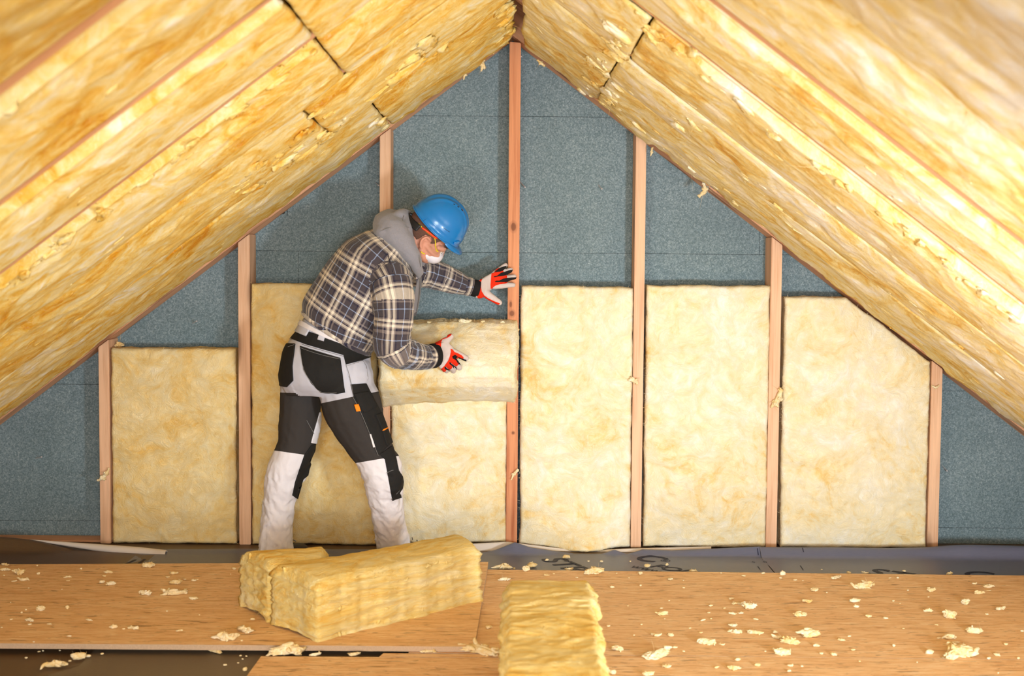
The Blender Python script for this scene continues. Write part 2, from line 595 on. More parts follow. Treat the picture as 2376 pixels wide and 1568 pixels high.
STUDS = [  # pixel x of the face (two edges), pixel y where measured, wood, label
    (230, 254, 1000, 'wood_pink', 'short pale pine stud between the lowest panel and the bare dark bay'),
    (553, 580, 800, 'wood_pink', 'pale pine stud behind the worker, between the low panel and the panel behind his legs'),
    (881, 906, 420, 'wood_pink', 'pale pine stud rising behind the worker hood, tops out under the sloping rafter'),
    (1178, 1204, 700, 'wood_orange', 'tall orange pine stud at the ridge, gripped by the worker outstretched hand'),
    (1471, 1495, 700, 'wood_pink', 'pale pine stud with small knots, next one after the tall ridge stud'),
    (1786, 1811, 800, 'wood_pink', 'pale pine stud with a torn yellow tuft on its middle, second after the ridge stud'),
    (2157, 2182, 1060, 'wood_pink', 'short pale pine stud at the end of the row beside bare blue-grey board'),
]
stud_x = []
for a, b, y, mt, lab in STUDS:
    x0, x1 = P(a, y, YS).x, P(b, y, YS).x
    stud_x.append((x0, x1))
    o = timber('wall_stud', x0, x1, YS, YW - 0.002, ZF + 0.001, 0, M[mt], top=lambda x: min(roofz(x), roofz(XR + 0.03)) - 0.004)
    tag(o, lab, 'stud', 'upright studs of the gable wall', 'thing')

RAF_L = [6.07, 5.02, 4.30, 3.64, 3.07, 2.46, 1.86, 1.26]
RAF_R = [6.07, 5.14, 4.57, 3.84, 3.29, 2.64, 2.0, 1.4]
RAFLAB = {
    ('L', 0): 'pine rafter along the sloping edge of the gable wall on the side behind the worker',
    ('R', 0): 'pine rafter along the gable slope on the side with the blue line',
    ('L', 1): 'pine rafter almost hidden by yellow wool, nearest the gable rafter above the worker',
    ('R', 1): 'pine rafter buried in wool, first one in from the gable on the brighter slope',
    ('L', 2): 'pine rafter buried between bulging wool strips, second from the gable above the worker',
    ('R', 2): 'pine rafter buried between wool strips, second in from the gable on the brighter slope',
    ('L', 3): 'orange pine rafter showing a wide strip of bare wood between yellow wool strips',
    ('R', 3): 'pale pine rafter showing as a long thin pink line on the brighter slope',
    ('L', 4): 'pine rafter showing its edge above the wide bare rafter on the warmer slope',
    ('R', 4): 'pale pine rafter beside the brightest white patch of wool',
    ('L', 5): 'pine rafter hidden in the dark groove high in the corner of the warmer slope',
    ('R', 5): 'pine rafter under the blurred wool nearest the camera on the brighter slope',
}
for side, ys in (('L', RAF_L), ('R', RAF_R)):
    for k, y in enumerate(ys):
        if k > 5:
            continue
        w0, w1 = (-0.075, 0.075) if k == 0 else (-0.0225, 0.0225)
        # local frame: x down the slope from the ridge
        bm = bmesh.new()
        bmesh.ops.create_cube(bm, size=1.0)
        for v in bm.verts:
            low = v.co.z > 0          # +z is into the room
            v.co = Vector(((0.0 if low else -0.148) if v.co.x < 0 else 3.86, w0 + (v.co.y + 0.5) * (w1 - w0), 0.0 if low else -0.2))
        bmesh.ops.bevel(bm, geom=list(bm.edges), offset=0.0025, segments=2, affect='EDGES')
        me = bpy.data.meshes.new('rafter')
        bm.to_mesh(me)
        bm.free()
        o = link('rafter', me, [M['wood_rafter']], None, roof_frame(side, y), False)
        tag(o, RAFLAB[(side, k)], 'rafter', 'roof rafters', 'thing')
# ---------------------------------------------------------------- glass wool
class Wool:
    """collects a displaced slab plus loose fibres, flakes and tufts; one mesh"""

    def __init__(self, seed):
        self.v, self.f = [], []
        self.n = 0
        self.rs = np.random.RandomState(seed)
        self.seed = seed

    def add(self, v, f):
        self.v.append(np.asarray(v, float))
        self.f.extend([tuple(int(i) + self.n for i in q) for q in f])
        self.n += len(v)

    def slab(self, nx, ny, pos, T, rings=6, jit=0.006, rnd=0.014, L=1.0, W=1.0, back=True, strata=0.0, inset=(-0.006, -0.003)):
        """pos(u, v) -> (x, y, z) arrays of the face; its rim is carried back by T along -z"""
        u, v = np.meshgrid(np.linspace(0, 1, nx), np.linspace(0, 1, ny), indexing='ij')
        x, y, z = pos(u.ravel(), v.ravel())
        du = np.minimum(u.ravel(), 1 - u.ravel()) * L
        dv = np.minimum(v.ravel(), 1 - v.ravel()) * W
        d = np.minimum(du, dv)
        t = np.clip(1 - d / rnd, 0, 1)
        z = z - rnd * (1 - np.sqrt(np.clip(1 - t * t, 0, 1)))
        s = self.seed * 3.1
        edge = np.clip(1 - d / 0.05, 0, 1)
        x = x + edge * jit * 2.2 * fbm(np.stack([x * 9, y * 9, z * 0 + s], 1), 4)
        y = y + edge * jit * 2.2 * fbm(np.stack([x * 9, y * 9, z * 0 + s + 9], 1), 4)
        g = np.arange(nx * ny).reshape(nx, ny)
        verts = np.stack([x, y, z], 1)
        faces = np.stack([g[:-1, :-1], g[1:, :-1], g[1:, 1:], g[:-1, 1:]], -1).reshape(-1, 4)
        rim = np.concatenate([g[:, 0], g[-1, 1:], g[-2::-1, -1], g[0, -2:0:-1]])
        m = len(rim)
        ringv = [verts]
        rf = [faces]
        prev = rim
        cx, cy = x.mean(), y.mean()
        out = np.zeros((m, 2))
        k0 = nx
        # outward direction of every rim vertex
        ru, rv = u.ravel()[rim], v.ravel()[rim]
        out[:, 0] = np.where(ru > 0.999, 1, np.where(ru < 0.001, -1, 0))
        out[:, 1] = np.where(rv > 0.999, 1, np.where(rv < 0.001, -1, 0))
        base = verts[rim]
        for r in range(1, rings + 1):
            h = T * r / rings
            q = base.copy()
            q[:, 2] = base[:, 2] - h
            if max(inset) > 0.01:              # overhanging lip: flat underside just below the rafter, then straight up between the rafters
                lip = base[:, 2] > 0.004
                b0 = np.where(lip, 0.0035, base[:, 2] - 0.004)
                q[:, 2] = b0 - T * (r - 1) / (rings - 1)
            nz = fbm(np.stack([q[:, 0] * 14, q[:, 1] * 14, q[:, 2] * 40 + s], 1), 4)
            if strata:
                nz = nz + strata * pnoise(np.stack([q[:, 0] * 3, q[:, 1] * 3, q[:, 2] * 70 + s], 1))
            q[:, :2] += out * (nz * jit * 1.6 + (rnd * 0.35 if max(inset) <= 0 else 0.0))[:, None]
            if r > 1 or max(inset) > 0:
                kin = np.where(base[:, 2] > 0.004, 1.0, 0.12)[:, None] if max(inset) > 0.01 else 1.0
                q[:, :2] -= out * np.array(inset)[None, :] * kin
            if max(inset) > 0.01:
                lo_y = np.where(base[:, 2] > 0.004, inset[1], 0.002)
                q[:, 1] = np.clip(q[:, 1], verts[:, 1].min() + lo_y, verts[:, 1].max() - lo_y)
            ringv.append(q)
            cur = nx * ny + (r - 1) * m + np.arange(m)
            a, b = prev, np.roll(prev, -1)
            c, dd = np.roll(cur, -1), cur
            rf.append(np.stack([b, a, dd, c], 1))
            prev = cur
        V = np.concatenate(ringv)
        Fc = np.concatenate(rf)
        fl = [tuple(r) for r in Fc.tolist()]
        if back:
            fl.append(tuple(prev.tolist()))
        self.add(V, fl)
        self.face = verts.reshape(nx, ny, 3)
        return verts[rim], out

    def flake(self, c, n, tdir, ln, wd, lift=0.3, curl=0.4):
        """leaf shaped torn flap of wool, slightly thick"""
        c, n, tdir = Vector(c), Vector(n).normalized(), Vector(tdir).normalized()
        b = n.cross(tdir).normalized()
        rs = self.rs
        vs = []
        for side in (0, 1):
            for i in range(5):
                s = i / 4
                w = wd * (math.sin(math.pi * (0.12 + 0.80 * s)) ** 0.8) * (1 + 0.35 * rs.randn())
                for j in (-1, -0.3, 0.4, 1):
                    p = c + tdir * (ln * (s - 0.15)) + b * (w * 0.5 * j + 0.10 * wd * rs.randn()) + n * (lift * ln * s * s + curl * wd * 0.5 * j * j * s + 0.05 * wd * rs.randn())
                    vs.append(p - n * (side * 0.16 * wd))
        fs = []
        for i in range(4):
            for j in range(3):
                k = i * 4 + j
                fs.append((k, k + 4, k + 5, k + 1))
                fs.append((k + 21, k + 25, k + 24, k + 20))
        for i in range(4):
            fs.append((i * 4, i * 4 + 20, i * 4 + 24, i * 4 + 4))
            fs.append((i * 4 + 3, i * 4 + 7, i * 4 + 27, i * 4 + 23))
        for j in range(3):
            fs.append((j, j + 1, j + 21, j + 20))
            fs.append((16 + j, 36 + j, 37 + j, 17 + j))
        self.add([tuple(p) for p in vs], fs)

    def lump(self, c, n, tdir, ln, wd, hgt, sub=3):
        """soft torn tuft: ragged ellipsoid half sunk in the surface"""
        c, n, tdir = np.array(c, float), Vector(n).normalized(), Vector(tdir)
        tdir = (tdir - n * tdir.dot(n)).normalized()
        b = n.cross(tdir)
        bm = bmesh.new()
        bmesh.ops.create_icosphere(bm, subdivisions=sub, radius=1.0)
        d = np.array([v.co[:] for v in bm.verts])
        fs = [tuple(v.index for v in f.verts) for f in bm.faces]
        bm.free()
        s = self.rs.rand() * 90
        r = 1 + 0.7 * fbm(d * 1.4 + s, 3) + 0.5 * (ridged(d * 2.6 + s, 3) - 0.45)
        r = np.clip(r, 0.2, 2.2)[:, None]
        q = d * r * np.array([ln * 0.5, wd * 0.5, hgt])
        q[:, 1] += wd * 0.35 * np.sin(q[:, 0] / ln * 4 + s)
        q[:, 2] += hgt * 0.6 * (q[:, 0] / ln) ** 2
        v = c + q[:, :1] * np.array(tdir) + q[:, 1:2] * np.array(b) + q[:, 2:] * np.array(n)
        self.add(v, fs)

    def fibre(self, c, d, ln, wd):
        c, d = Vector(c), Vector(d).normalized()
        rs = self.rs
        b = d.cross(Vector(rs.randn(3))).normalized()
        e = d.cross(b)
        bend = Vector(rs.randn(3)) * ln * 0.5
        vs = []
        for i in range(4):
            s = i / 3
            w = wd * (1 - s * 0.9) * (0.7 + 0.6 * rs.rand())
            p = c + d * (ln * s) + bend * s * s
            for a in range(3):
                an = a * 2.094
                vs.append(p + (b * math.cos(an) + e * math.sin(an)) * w)
        fs = []
        for i in range(3):
            for a in range(3):
                k, k2 = i * 3 + a, i * 3 + (a + 1) % 3
                fs.append((k, k2, k2 + 3, k + 3))
        self.add([tuple(p) for p in vs], fs)

    def fringe(self, rim, out, n, ln=0.018, wd=0.003, zdir=-0.5, sel=None):
        idx = self.rs.randint(0, len(rim), n)
        for i in idx:
            if sel is not None and not sel(rim[i], out[i]):
                continue
            d = Vector((out[i][0], out[i][1], zdir * self.rs.rand())) + Vector(self.rs.randn(3)) * 0.55
            k = 0.4 + self.rs.rand() ** 2 * 1.2
            self.fibre(Vector(rim[i]) + Vector((0, 0, -0.01 * self.rs.rand())), d, ln * k, wd * (0.5 + self.rs.rand()))

    def surface_flakes(self, n, ln, wd, tdir=None, lift=0.12):
        nx, ny, _ = self.face.shape
        for _k in range(n):
            i, j = self.rs.randint(3, nx - 3), self.rs.randint(3, ny - 3)
            p = self.face[i, j]
            a = self.face[i + 2, j] - self.face[i - 2, j]
            b = self.face[i, j + 2] - self.face[i, j - 2]
            nr = Vector(np.cross(a, b)).normalized()
            if nr.z < 0:
                nr = -nr
            td = Vector(tdir) if tdir is not None else Vector((self.rs.randn(), self.rs.randn(), 0))
            td = (td + Vector(self.rs.randn(3)) * 0.35)
            td = (td - nr * td.dot(nr)).normalized()
            k = 0.5 + self.rs.rand() * 1.1
            self.lump(p, nr, td, ln * k, wd * k * 1.3, wd * k * (0.08 + 0.5 * lift), 2)

    def mesh(self, name):
        return mesh(name, np.concatenate(self.v).tolist(), self.f)


def wool_relief(x, y, seed, amp, s=1.0, st=(1, 1), fine=0.16, rg=0.55):
    """swirling wisps: warped ridged noise"""
    p = np.stack([x * 3.2 * s * st[0], y * 3.2 * s * st[1], x * 0 + seed * 5.7], 1)
    wx, wy = fbm(p, 3), fbm(p + 31.7, 3)
    q = np.stack([x * 5.5 * s * st[0] + wx * 1.8, y * 5.5 * s * st[1] + wy * 1.8, x * 0 + seed * 2.3], 1)
    return amp * (0.9 * fbm(p * 0.7, 3) + rg * (ridged(q, 4) - 0.3) + fine * fbm(q * 6, 3))


WALL_M = lambda x, z: Matrix(((1, 0, 0, x), (0, 0, -1, YS), (0, 1, 0, z), (0, 0, 0, 1)))  # local x right, y up, z towards the room


def wall_batt(name, x0, x1, lo, hi, seed, label, step=0.0075, amp=0.017, group='wool panels between the wall studs', lift=0.0, mat='wool_wall', foot=None):
    x0, x1 = x0 + 0.008, x1 - 0.008
    w = Wool(seed)
    L = x1 - x0
    H = max(hi(x0), hi((x0 + x1) / 2), hi(x1)) - min(lo(x0), lo((x0 + x1) / 2))
    nx, ny = int(L / step), int(H / step)

    def pos(u, v):
        x = u * L
        xa = x + x0
        l = np.maximum(np.array([lo(t) for t in xa]), ZF + 0.004)
        h = np.array([min(hi(t), roofz(t) - 0.016) for t in xa])
        y = l + v * (h - l)
        z = wool_relief(x, y, seed, amp) + lift
        if foot:
            z = z + foot[1] * np.exp(-((xa - foot[0]) / 0.13) ** 2) * np.exp(-((y - l) / 0.09) ** 1.5)
        d = np.minimum(np.minimum(u, 1 - u) * L, np.minimum(v, 1 - v) * H)
        z += 0.006 * np.clip(d / 0.1, 0, 1)
        return x, y, z
    rim, out = w.slab(nx, ny, pos, 0.105, 5, 0.0045, 0.014, L, H, inset=(0.004, 0.0))
    w.fringe(rim, out, int(60 + 90 * H), 0.010, 0.0007, -0.2)
    me = w.mesh(name)
    o = link(name, me, [M[mat]], None, WALL_M(x0, 0.0))
    tag(o, label, 'insulation panel', group, 'thing')
    return o


def zpx(py, px=1188, Y=YS):
    return P(px, py, Y).z


def interp(pts, Y=YS):
    w = [P(a, b, Y) for a, b in pts]
    xs, zs = [q.x for q in w], [q.z for q in w]
    return lambda x: float(np.interp(x, xs, zs))


XB = lambda px, py=1000: P(px, py, YS).x
G0 = 0.002
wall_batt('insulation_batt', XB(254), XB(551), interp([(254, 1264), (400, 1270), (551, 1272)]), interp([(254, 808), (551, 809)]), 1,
          'low square panel of amber glass wool between the two studs behind the worker back', mat='wool_amber_bounce')
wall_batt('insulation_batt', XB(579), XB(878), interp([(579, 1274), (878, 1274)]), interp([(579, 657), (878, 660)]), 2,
          'glass wool panel behind the worker, seen between and around his legs', mat='wool_amber_bounce')
wall_batt('insulation_batt', XB(904), XB(1180), interp([(904, 1262), (1180, 1258)]), interp([(904, 935), (1060, 922), (1180, 900)]), 3,
          'cream glass wool panel under the piece the worker is pressing in')
wall_batt('insulation_batt', XB(1203), XB(1470), interp([(1197, 1260), (1290, 1279), (1360, 1288), (1420, 1275), (1470, 1268)]), interp([(1203, 662), (1470, 667)]), 4,
          'tall cream panel just past the ridge stud, its foot bulging over the membrane', foot=(XB(1358), 0.115))
wall_batt('insulation_batt', XB(1492), XB(1786), interp([(1492, 1270), (1786, 1270)]), interp([(1492, 662), (1786, 663)]), 5,
          'tall cream glass wool panel with an amber stain along its foot')
_h5 = interp([(1811, 688), (1966, 690), (2110, 800), (2160, 838), (2170, 846)])
wall_batt('insulation_batt', XB(1811), XB(2160), interp([(1811, 1270), (2160, 1272)]), _h5, 6,
          'widest cream glass wool panel with its top corner cut to the roof slope')

# the panel being pressed in: its cut top leans out towards the worker
w = Wool(11)
xa, xb = P(886, 840, 5.9).x, P(1196, 840, 5.9).x
L = xb - xa
PROF = [(5.955, 752), (5.93, 757), (5.90, 775), (5.86, 800), (5.825, 830), (5.80, 858), (5.80, 880), (5.83, 903), (5.89, 922), (5.945, 934), (5.985, 938)]
prof = [P(1040, b, a) for a, b in PROF]
ps = np.array([0] + list(np.cumsum([(q - r).length for q, r in zip(prof[1:], prof[:-1])])))
py_, pz_ = np.array([q.y for q in prof]), np.array([q.z for q in prof])


def pos(u, v):
    x = u * L
    s = (1 - v) * ps[-1]
    Y = np.interp(s, ps, py_)
    Z = np.interp(s, ps, pz_)
    r = wool_relief(x, s, 11, 0.012)
    st = 0.008 * fbm(np.stack([x * 2.5, s * 45, x * 0 + 3], 1), 4) * np.clip(1 - s / 0.28, 0, 1)
    return x, Z + 0.022 * (u - 0.5) + 0.5 * (r + st) * np.clip(1 - s / 0.15, 0, 1) + 0.012 * np.sin(u * 3.1), (YS - Y) + r + st


rim, out = w.slab(100, 90, pos, 0.10, 6, 0.007, 0.01, L, 0.36)
w.fringe(rim, out, 700, 0.010, 0.0007, -0.6)
for fx, k in ((0.60, 0.034), (0.64, 0.03), (0.35, 0.02), (0.9, 0.02), (0.13, 0.016), (0.75, 0.018)):
    p = w.face[int(fx * 99), 88]
    w.lump(Vector(p), (0.2, 0.8, 0.5), (0.9, 0.3, 0.0), k, k * 0.5, k * 0.35, 3)
    for _k in range(6):
        w.fibre(p, (w.rs.randn() * 0.6, 1.0, 0.3), k * 0.6, 0.0008)
o = link('insulation_batt', w.mesh('insulation_batt'), [M['wool_wall']], None, WALL_M(xa, 0.0))
tag(o, 'short thick piece of glass wool the worker is pressing between the studs', 'insulation panel', 'wool panels between the wall studs', 'thing')


# ---------------------------------------------------------------- roof wool, bay by bay
def roof_batt(side, yf, yn, x0, x1, seed, label, sag=0.028, edge=0.014, rec=(0.0, 0.0), hang=None, over=(0.0, 0.0), step=0.009, two=False, flakes=14, ragged=False, lift=0.0, tilt=0.0, fray=()):
    wave = 0.05 if ragged else 0.016
    ins = 0.062 if ragged else 0.034
    """yf far edge, yn near edge (world y); x0..x1 along the slope from the ridge"""
    w = Wool(seed)
    over = (min(over[0], -0.033) if rec[0] and not ragged else over[0], min(over[1], -0.033) if rec[1] else over[1])
    far, near = yf + over[0], yn + (-over[1])
    W = far - near
    L = x1 - x0
    nx, ny = int(L / (step * 1.25)), int(W / step)
    # local y runs from near to far on the warm slope, from far to near on the bright one
    mtx = roof_frame(side, near if side == 'L' else far)

    def pos(u, v):
        x = x0 + u * L
        y = v * W
        c = np.abs(2 * v - 1)
        pr = (1 - c ** 2.6)
        if two:
            pr = pr * (0.72 + 0.28 * np.abs(np.sin(v * math.pi * 2)))
        nearness = (1 - v) if side == 'L' else v
        z = edge + lift + sag * pr + tilt * (nearness - 0.5) * 2
        gn, gf = np.clip(nearness, 0, 1) ** 3, np.clip(1 - nearness, 0, 1) ** 3
        k0 = np.full_like(x, rec[0])
        if hang:
            k0 = k0 * np.clip((np.abs(x - hang[0]) - hang[1]) / 0.06 + 0.5 * fbm(np.stack([x * 6, y * 0, x * 0 + seed], 1), 2), 0, 1)
        z = z - k0 * gf - rec[1] * gn
        z = z + wool_relief(x, y, seed, 0.030, 1.0, (0.8, 1.05), 0.06, 0.35) * (0.35 + 0.65 * (1 - c ** 6))
        z += 0.004 * fbm(np.stack([x * 2.5, y * 12, x * 0 + seed], 1), 3)
        lim = np.where(c > 0.88, np.where(gn >= gf, rec[1], k0), 0.0)
        z = np.where((c > 0.88) & (lim > 0.004), np.minimum(z, 0.014 - lim), z)
        z = np.maximum(z, 0.016 - np.where(lim > 0.004, lim + 0.006, 0))
        if ragged:
            ge = gf ** 0.7
            z = z + ge * (0.030 * fbm(np.stack([x * 4.5, x * 0, x * 0 + seed + 2], 1), 4) + 0.010 * fbm(np.stack([x * 22, x * 0, x * 0 + seed], 1), 3))
        # torn waves along the two long edges
        ed = np.clip((c - 0.80) / 0.20, 0, 1)
        y = y + ed * np.sign(v - 0.5) * wave * (fbm(np.stack([x * 7, v * 3, x * 0 + seed + 4], 1), 4) - 0.25)
        return x, y, z
    rim, out = w.slab(nx, ny, pos, 0.10, 4, 0.004, 0.009, L, W, inset=(0.003, ins))
    if ragged:
        s = (lambda r, q: (q[1] > 0.5) == (side == 'L') and abs(q[1]) > 0.5)
        w.fringe(rim, out, int(1500 * L), 0.016, 0.0007, 0.9, s)
        for k in range(int(5 * L)):
            r = rim[w.rs.randint(len(rim))]
            i = 0
            cand = [q for q, oo in zip(rim[::7], out[::7]) if abs(oo[1]) > 0.5 and (oo[1] > 0) == (side == 'L')]
            r = cand[w.rs.randint(len(cand))]
            ln = 0.014 + 0.03 * w.rs.rand() ** 2
            w.lump(r, (w.rs.randn() * 0.3, 1 if side == 'L' else -1, 0.3), (w.rs.randn() * 0.9, 0.3 * w.rs.randn(), 1.0), ln, ln * 0.55, ln * 0.25, 2)
    w.surface_flakes(int(0.5 * flakes * L), 0.030, 0.008, (1, 0.1, 0), 0.22)
    for fx, spread, y0, y1, n, size in fray:             # torn, frayed places
        gx, gy = w.face.shape[:2]
        for _k in range(int(n * 0.6)):
            i = int(np.clip((fx - x0 + spread * w.rs.randn()) / L * (gx - 1), 2, gx - 3))
            j = int(np.clip((y0 + (y1 - y0) * w.rs.rand()) * (gy - 1), 2, gy - 3))
            k = size * (0.4 + 1.3 * w.rs.rand() ** 1.5)
            td = Vector((w.rs.randn(), w.rs.randn(), 0.15)).normalized()
            w.lump(w.face[i, j], (0, 0, 1), td, k, k * (0.4 + 0.4 * w.rs.rand()), k * (0.08 + 0.10 * w.rs.rand()), 3)
            if w.rs.rand() < 0.5:
                w.fibre(w.face[i, j], (w.rs.randn(), w.rs.randn(), 0.8), k, 0.0007)
    me = w.mesh('insulation_batt')
    o = link('insulation_batt', me, [M['wool_roof' if side == 'L' else 'wool_roof_pale_lit']], None, mtx)
    tag(o, label, 'insulation strip', 'wool strips between the roof rafters', 'thing')
    return o


SL = 3.72
JL = 0.55 / CT
roof_batt('L', 6.03, 5.02, 0.015, JL, 21, 'wool strip at the ridge next to the gable rafter, above the worker', over=(-0.06, -0.003), two=True, ragged=True, rec=(0.030, 0.0), hang=(0.0, 0.25), sag=0.022, fray=((0.05, 0.03, 0, 1, 26, 0.05),))
roof_batt('L', 6.005, 5.02, JL + 0.006, SL, 22, 'long ragged wool strip next to the gable rafter, sloping down behind the worker', over=(-0.10, -0.003), two=True, ragged=True, rec=(0.042, 0.0), sag=0.020, fray=((0.72, 0.04, 0.3, 1, 14, 0.05),))
roof_batt('L', 5.02, 4.30, 0.015, 0.70 / CT, 23, 'upper wool strip, second bay from the gable, with a puffed torn flap', over=(-0.003, -0.003), flakes=24, fray=((0.45, 0.10, 0.3, 1, 26, 0.10), (0.83, 0.03, 0, 1, 12, 0.05)))
roof_batt('L', 5.02, 4.30, 0.70 / CT + 0.006, SL, 24, 'long wool strip, second bay from the gable, crumpled at its top cut above the worker', over=(-0.003, -0.003), flakes=22, fray=((1.05, 0.12, 0.2, 1, 40, 0.07),))
roof_batt('L', 4.30, 3.64, 0.015, JL, 25, 'upper wool strip, third bay from the gable, smooth pale streak towards the ridge', over=(-0.003, -0.003))
roof_batt('L', 4.30, 3.64, JL + 0.006, SL, 26, 'long wool strip just below the bare orange rafter, with a torn frayed edge beside it', over=(-0.003, -0.032), flakes=22, rec=(0.0, 0.026), fray=((1.9, 0.9, 0.04, 0.14, 90, 0.05),))
roof_batt('L', 3.64, 3.07, 0.015, 0.546 / CT, 27, 'upper wool strip above the bare orange rafter, deep yellow at its cut end', over=(-0.003, -0.003), rec=(0.0, 0.0), sag=0.02)
roof_batt('L', 3.64, 3.07, 0.546 / CT + 0.006, SL, 28, 'long wool strip above the bare orange rafter on the warmer slope', over=(-0.036, -0.004), rec=(0.075, 0.022), sag=0.018)
roof_batt('L', 3.07, 2.46, 0.015, SL, 29, 'broad blurred wool strip below the dark groove on the warmer slope', over=(-0.014, -0.01), rec=(0.05, 0.024), sag=0.02)
roof_batt('L', 2.46, 1.86, 0.015, SL, 30, 'nearest wool strip filling the upper corner of the warmer slope', over=(-0.006, -0.003), rec=(0.02, 0.0))
roof_batt('L', 1.86, 0.6, 0.015, SL, 31, 'wool strip overhead at the camera on the warmer slope', over=(-0.006, -0.003), step=0.02)

JR = 0.39 / CT
roof_batt('R', 6.03, 5.14, 0.07, JR, 41, 'short amber wool strip at the ridge next to the gable rafter on the brighter slope', over=(-0.06, -0.003), ragged=True, flakes=22, rec=(0.032, 0.0), sag=0.016, fray=((0.45, 0.025, 0, 1, 18, 0.045),))
roof_batt('R', 6.03, 5.14, JR + 0.004, SL, 42, 'long wool strip by the gable rafter on the brighter slope, torn lock hanging', over=(-0.09, -0.003), two=True, ragged=True, flakes=22, rec=(0.040, 0.0), hang=(JR, 0.30), sag=0.020, fray=((0.54, 0.04, 0, 1, 22, 0.06), (1.0, 0.12, 0, 0.5, 14, 0.05)))
roof_batt('R', 5.14, 4.57, 0.07, JR, 43, 'short amber wool strip at the ridge, second bay on the brighter slope, frayed cut end', over=(-0.003, -0.003), flakes=26, fray=((0.45, 0.025, 0, 1, 22, 0.05),))
roof_batt('R', 5.14, 4.57, JR + 0.006, SL, 44, 'long wool strip, second bay from the gable on the brighter slope', over=(-0.003, -0.003), flakes=22, fray=((1.8, 0.8, 0.2, 0.9, 18, 0.05),))
roof_batt('R', 4.57, 3.84, 0.07, JR + 0.03, 45, 'short wool strip at the ridge, third bay on the brighter slope', over=(-0.003, -0.003), flakes=22, fray=((0.47, 0.025, 0, 1, 22, 0.06),))
roof_batt('R', 4.57, 3.84, JR + 0.036, SL, 46, 'long wool strip with a bright frayed edge along the thin pink rafter line', over=(-0.003, -0.032), tilt=0.012, rec=(0.0, 0.014), fray=((1.4, 0.8, 0.84, 0.96, 80, 0.05),))
roof_batt('R', 3.84, 3.29, 0.07, SL, 47, 'wool strip between the two pale rafter lines on the brighter slope', over=(-0.03, -0.012), tilt=0.01, rec=(0.045, 0.016), sag=0.016)
roof_batt('R', 3.29, 2.64, 0.07, SL, 48, 'bright overexposed wool strip on the brighter slope', over=(-0.02, -0.003), rec=(0.045, 0.0), sag=0.016)
roof_batt('R', 2.64, 2.0, 0.07, SL, 49, 'blurred wool strip filling the upper corner of the brighter slope', over=(-0.006, -0.003))
roof_batt('R', 2.0, 0.6, 0.07, SL, 50, 'wool strip overhead at the camera on the brighter slope', over=(-0.006, -0.003), step=0.02)
# ---------------------------------------------------------------- chipboard panels
def board(name, corners, z0, z1, label, jag=0.0):
    """corners: four (x, y) far-left, far-right, near-right, near-left; top and edges use different materials"""
    n = 160
    pts = []
    for a, b in zip(corners, corners[1:] + corners[:1]):
        for k in range(n // 4):
            t = k / (n // 4)
            pts.append((a[0] + (b[0] - a[0]) * t, a[1] + (b[1] - a[1]) * t))
    p = np.array(pts)
    jit = fbm(np.stack([p[:, 0] * 60, p[:, 1] * 60, p[:, 0] * 0], 1), 2) * jag
    m = len(p)
    vs = [(x, y + j, z1) for (x, y), j in zip(pts, jit)] + [(x, y + j, z0) for (x, y), j in zip(pts, jit)]
    fs = [tuple(range(m))[::-1], tuple(range(m, 2 * m))] + [(i, (i + 1) % m, m + (i + 1) % m, m + i) for i in range(m)]
    me = mesh(name, vs, fs)
    me.polygons.foreach_set('material_index', [0, 0] + [1] * m)
    o = put(name, me, [M['osb'], M['osb_edge']], smooth=False)
    tag(o, label, 'chipboard', 'chipboard sheets on the floor', 'thing')
    return o


xy = lambda px, py, z=0.0: (G(px, py, z).x, G(px, py, z).y)
TB = 0.017
g1, g2 = xy(1131, 1321), xy(2376, 1335)
n1, n2 = xy(1131, 1516), xy(2376, 1530)
ext = lambda a, b, x: (x, a[1] + (b[1] - a[1]) * (x - a[0]) / (b[0] - a[0]))
XL_R = -0.34
board('chipboard_panel', [ext(g1, g2, XL_R), ext(g1, g2, 3.0), ext(n1, n2, 3.0), ext(n1, n2, XL_R)], ZF + 0.0015, 0.0,
      'wide pale chipboard sheet strewn with wool scraps, past the ridge stud', 0.002)
# the nearer row
n1b, n2b = (n1[0], n1[1] - 0.003), (n2[0], n2[1] - 0.003)
c1 = xy(606, 1522)
c2 = xy(564, 1568)
yl = c1[1]
board('chipboard_panel', [c1, (0.0, yl), (0.0, 2.2), (c2[0] + (c2[0] - c1[0]) * 2.2, 2.2)], ZF + 0.0015, 0.0,
      'chipboard sheet in the bottom corner with a slanting cut end on the taupe membrane', 0.002)
board('chipboard_panel', [(0.004, ext(n1b, n2b, 0.004)[1]), ext(n1b, n2b, 3.0), (3.0, 2.2), (0.004, 2.2)], ZF + 0.0015, 0.0,
      'nearest chipboard sheet beyond the thin seam, under the upright cut of the wool strip', 0.002)
s1 = xy(893, 1505)
board('chipboard_panel', [(s1[0], n1b[1] - 0.002), (-0.002, n1b[1] - 0.004), (-0.002, yl + 0.004), (s1[0] - 0.01, yl + 0.004)], ZF + 0.0015, 0.0,
      'narrow chipboard strip between the raised sheet and the nearest sheets', 0.001)
# the sheet lying on top
zt = TB + 0.003
q = [xy(-900, 1314, zt), xy(1133, 1303, zt), xy(1101, 1500, zt), xy(-900, 1486, zt)]
board('chipboard_panel', q, 0.002, zt, 'darker chipboard sheet lying on top of the others, carrying the folded wool block', 0.002)


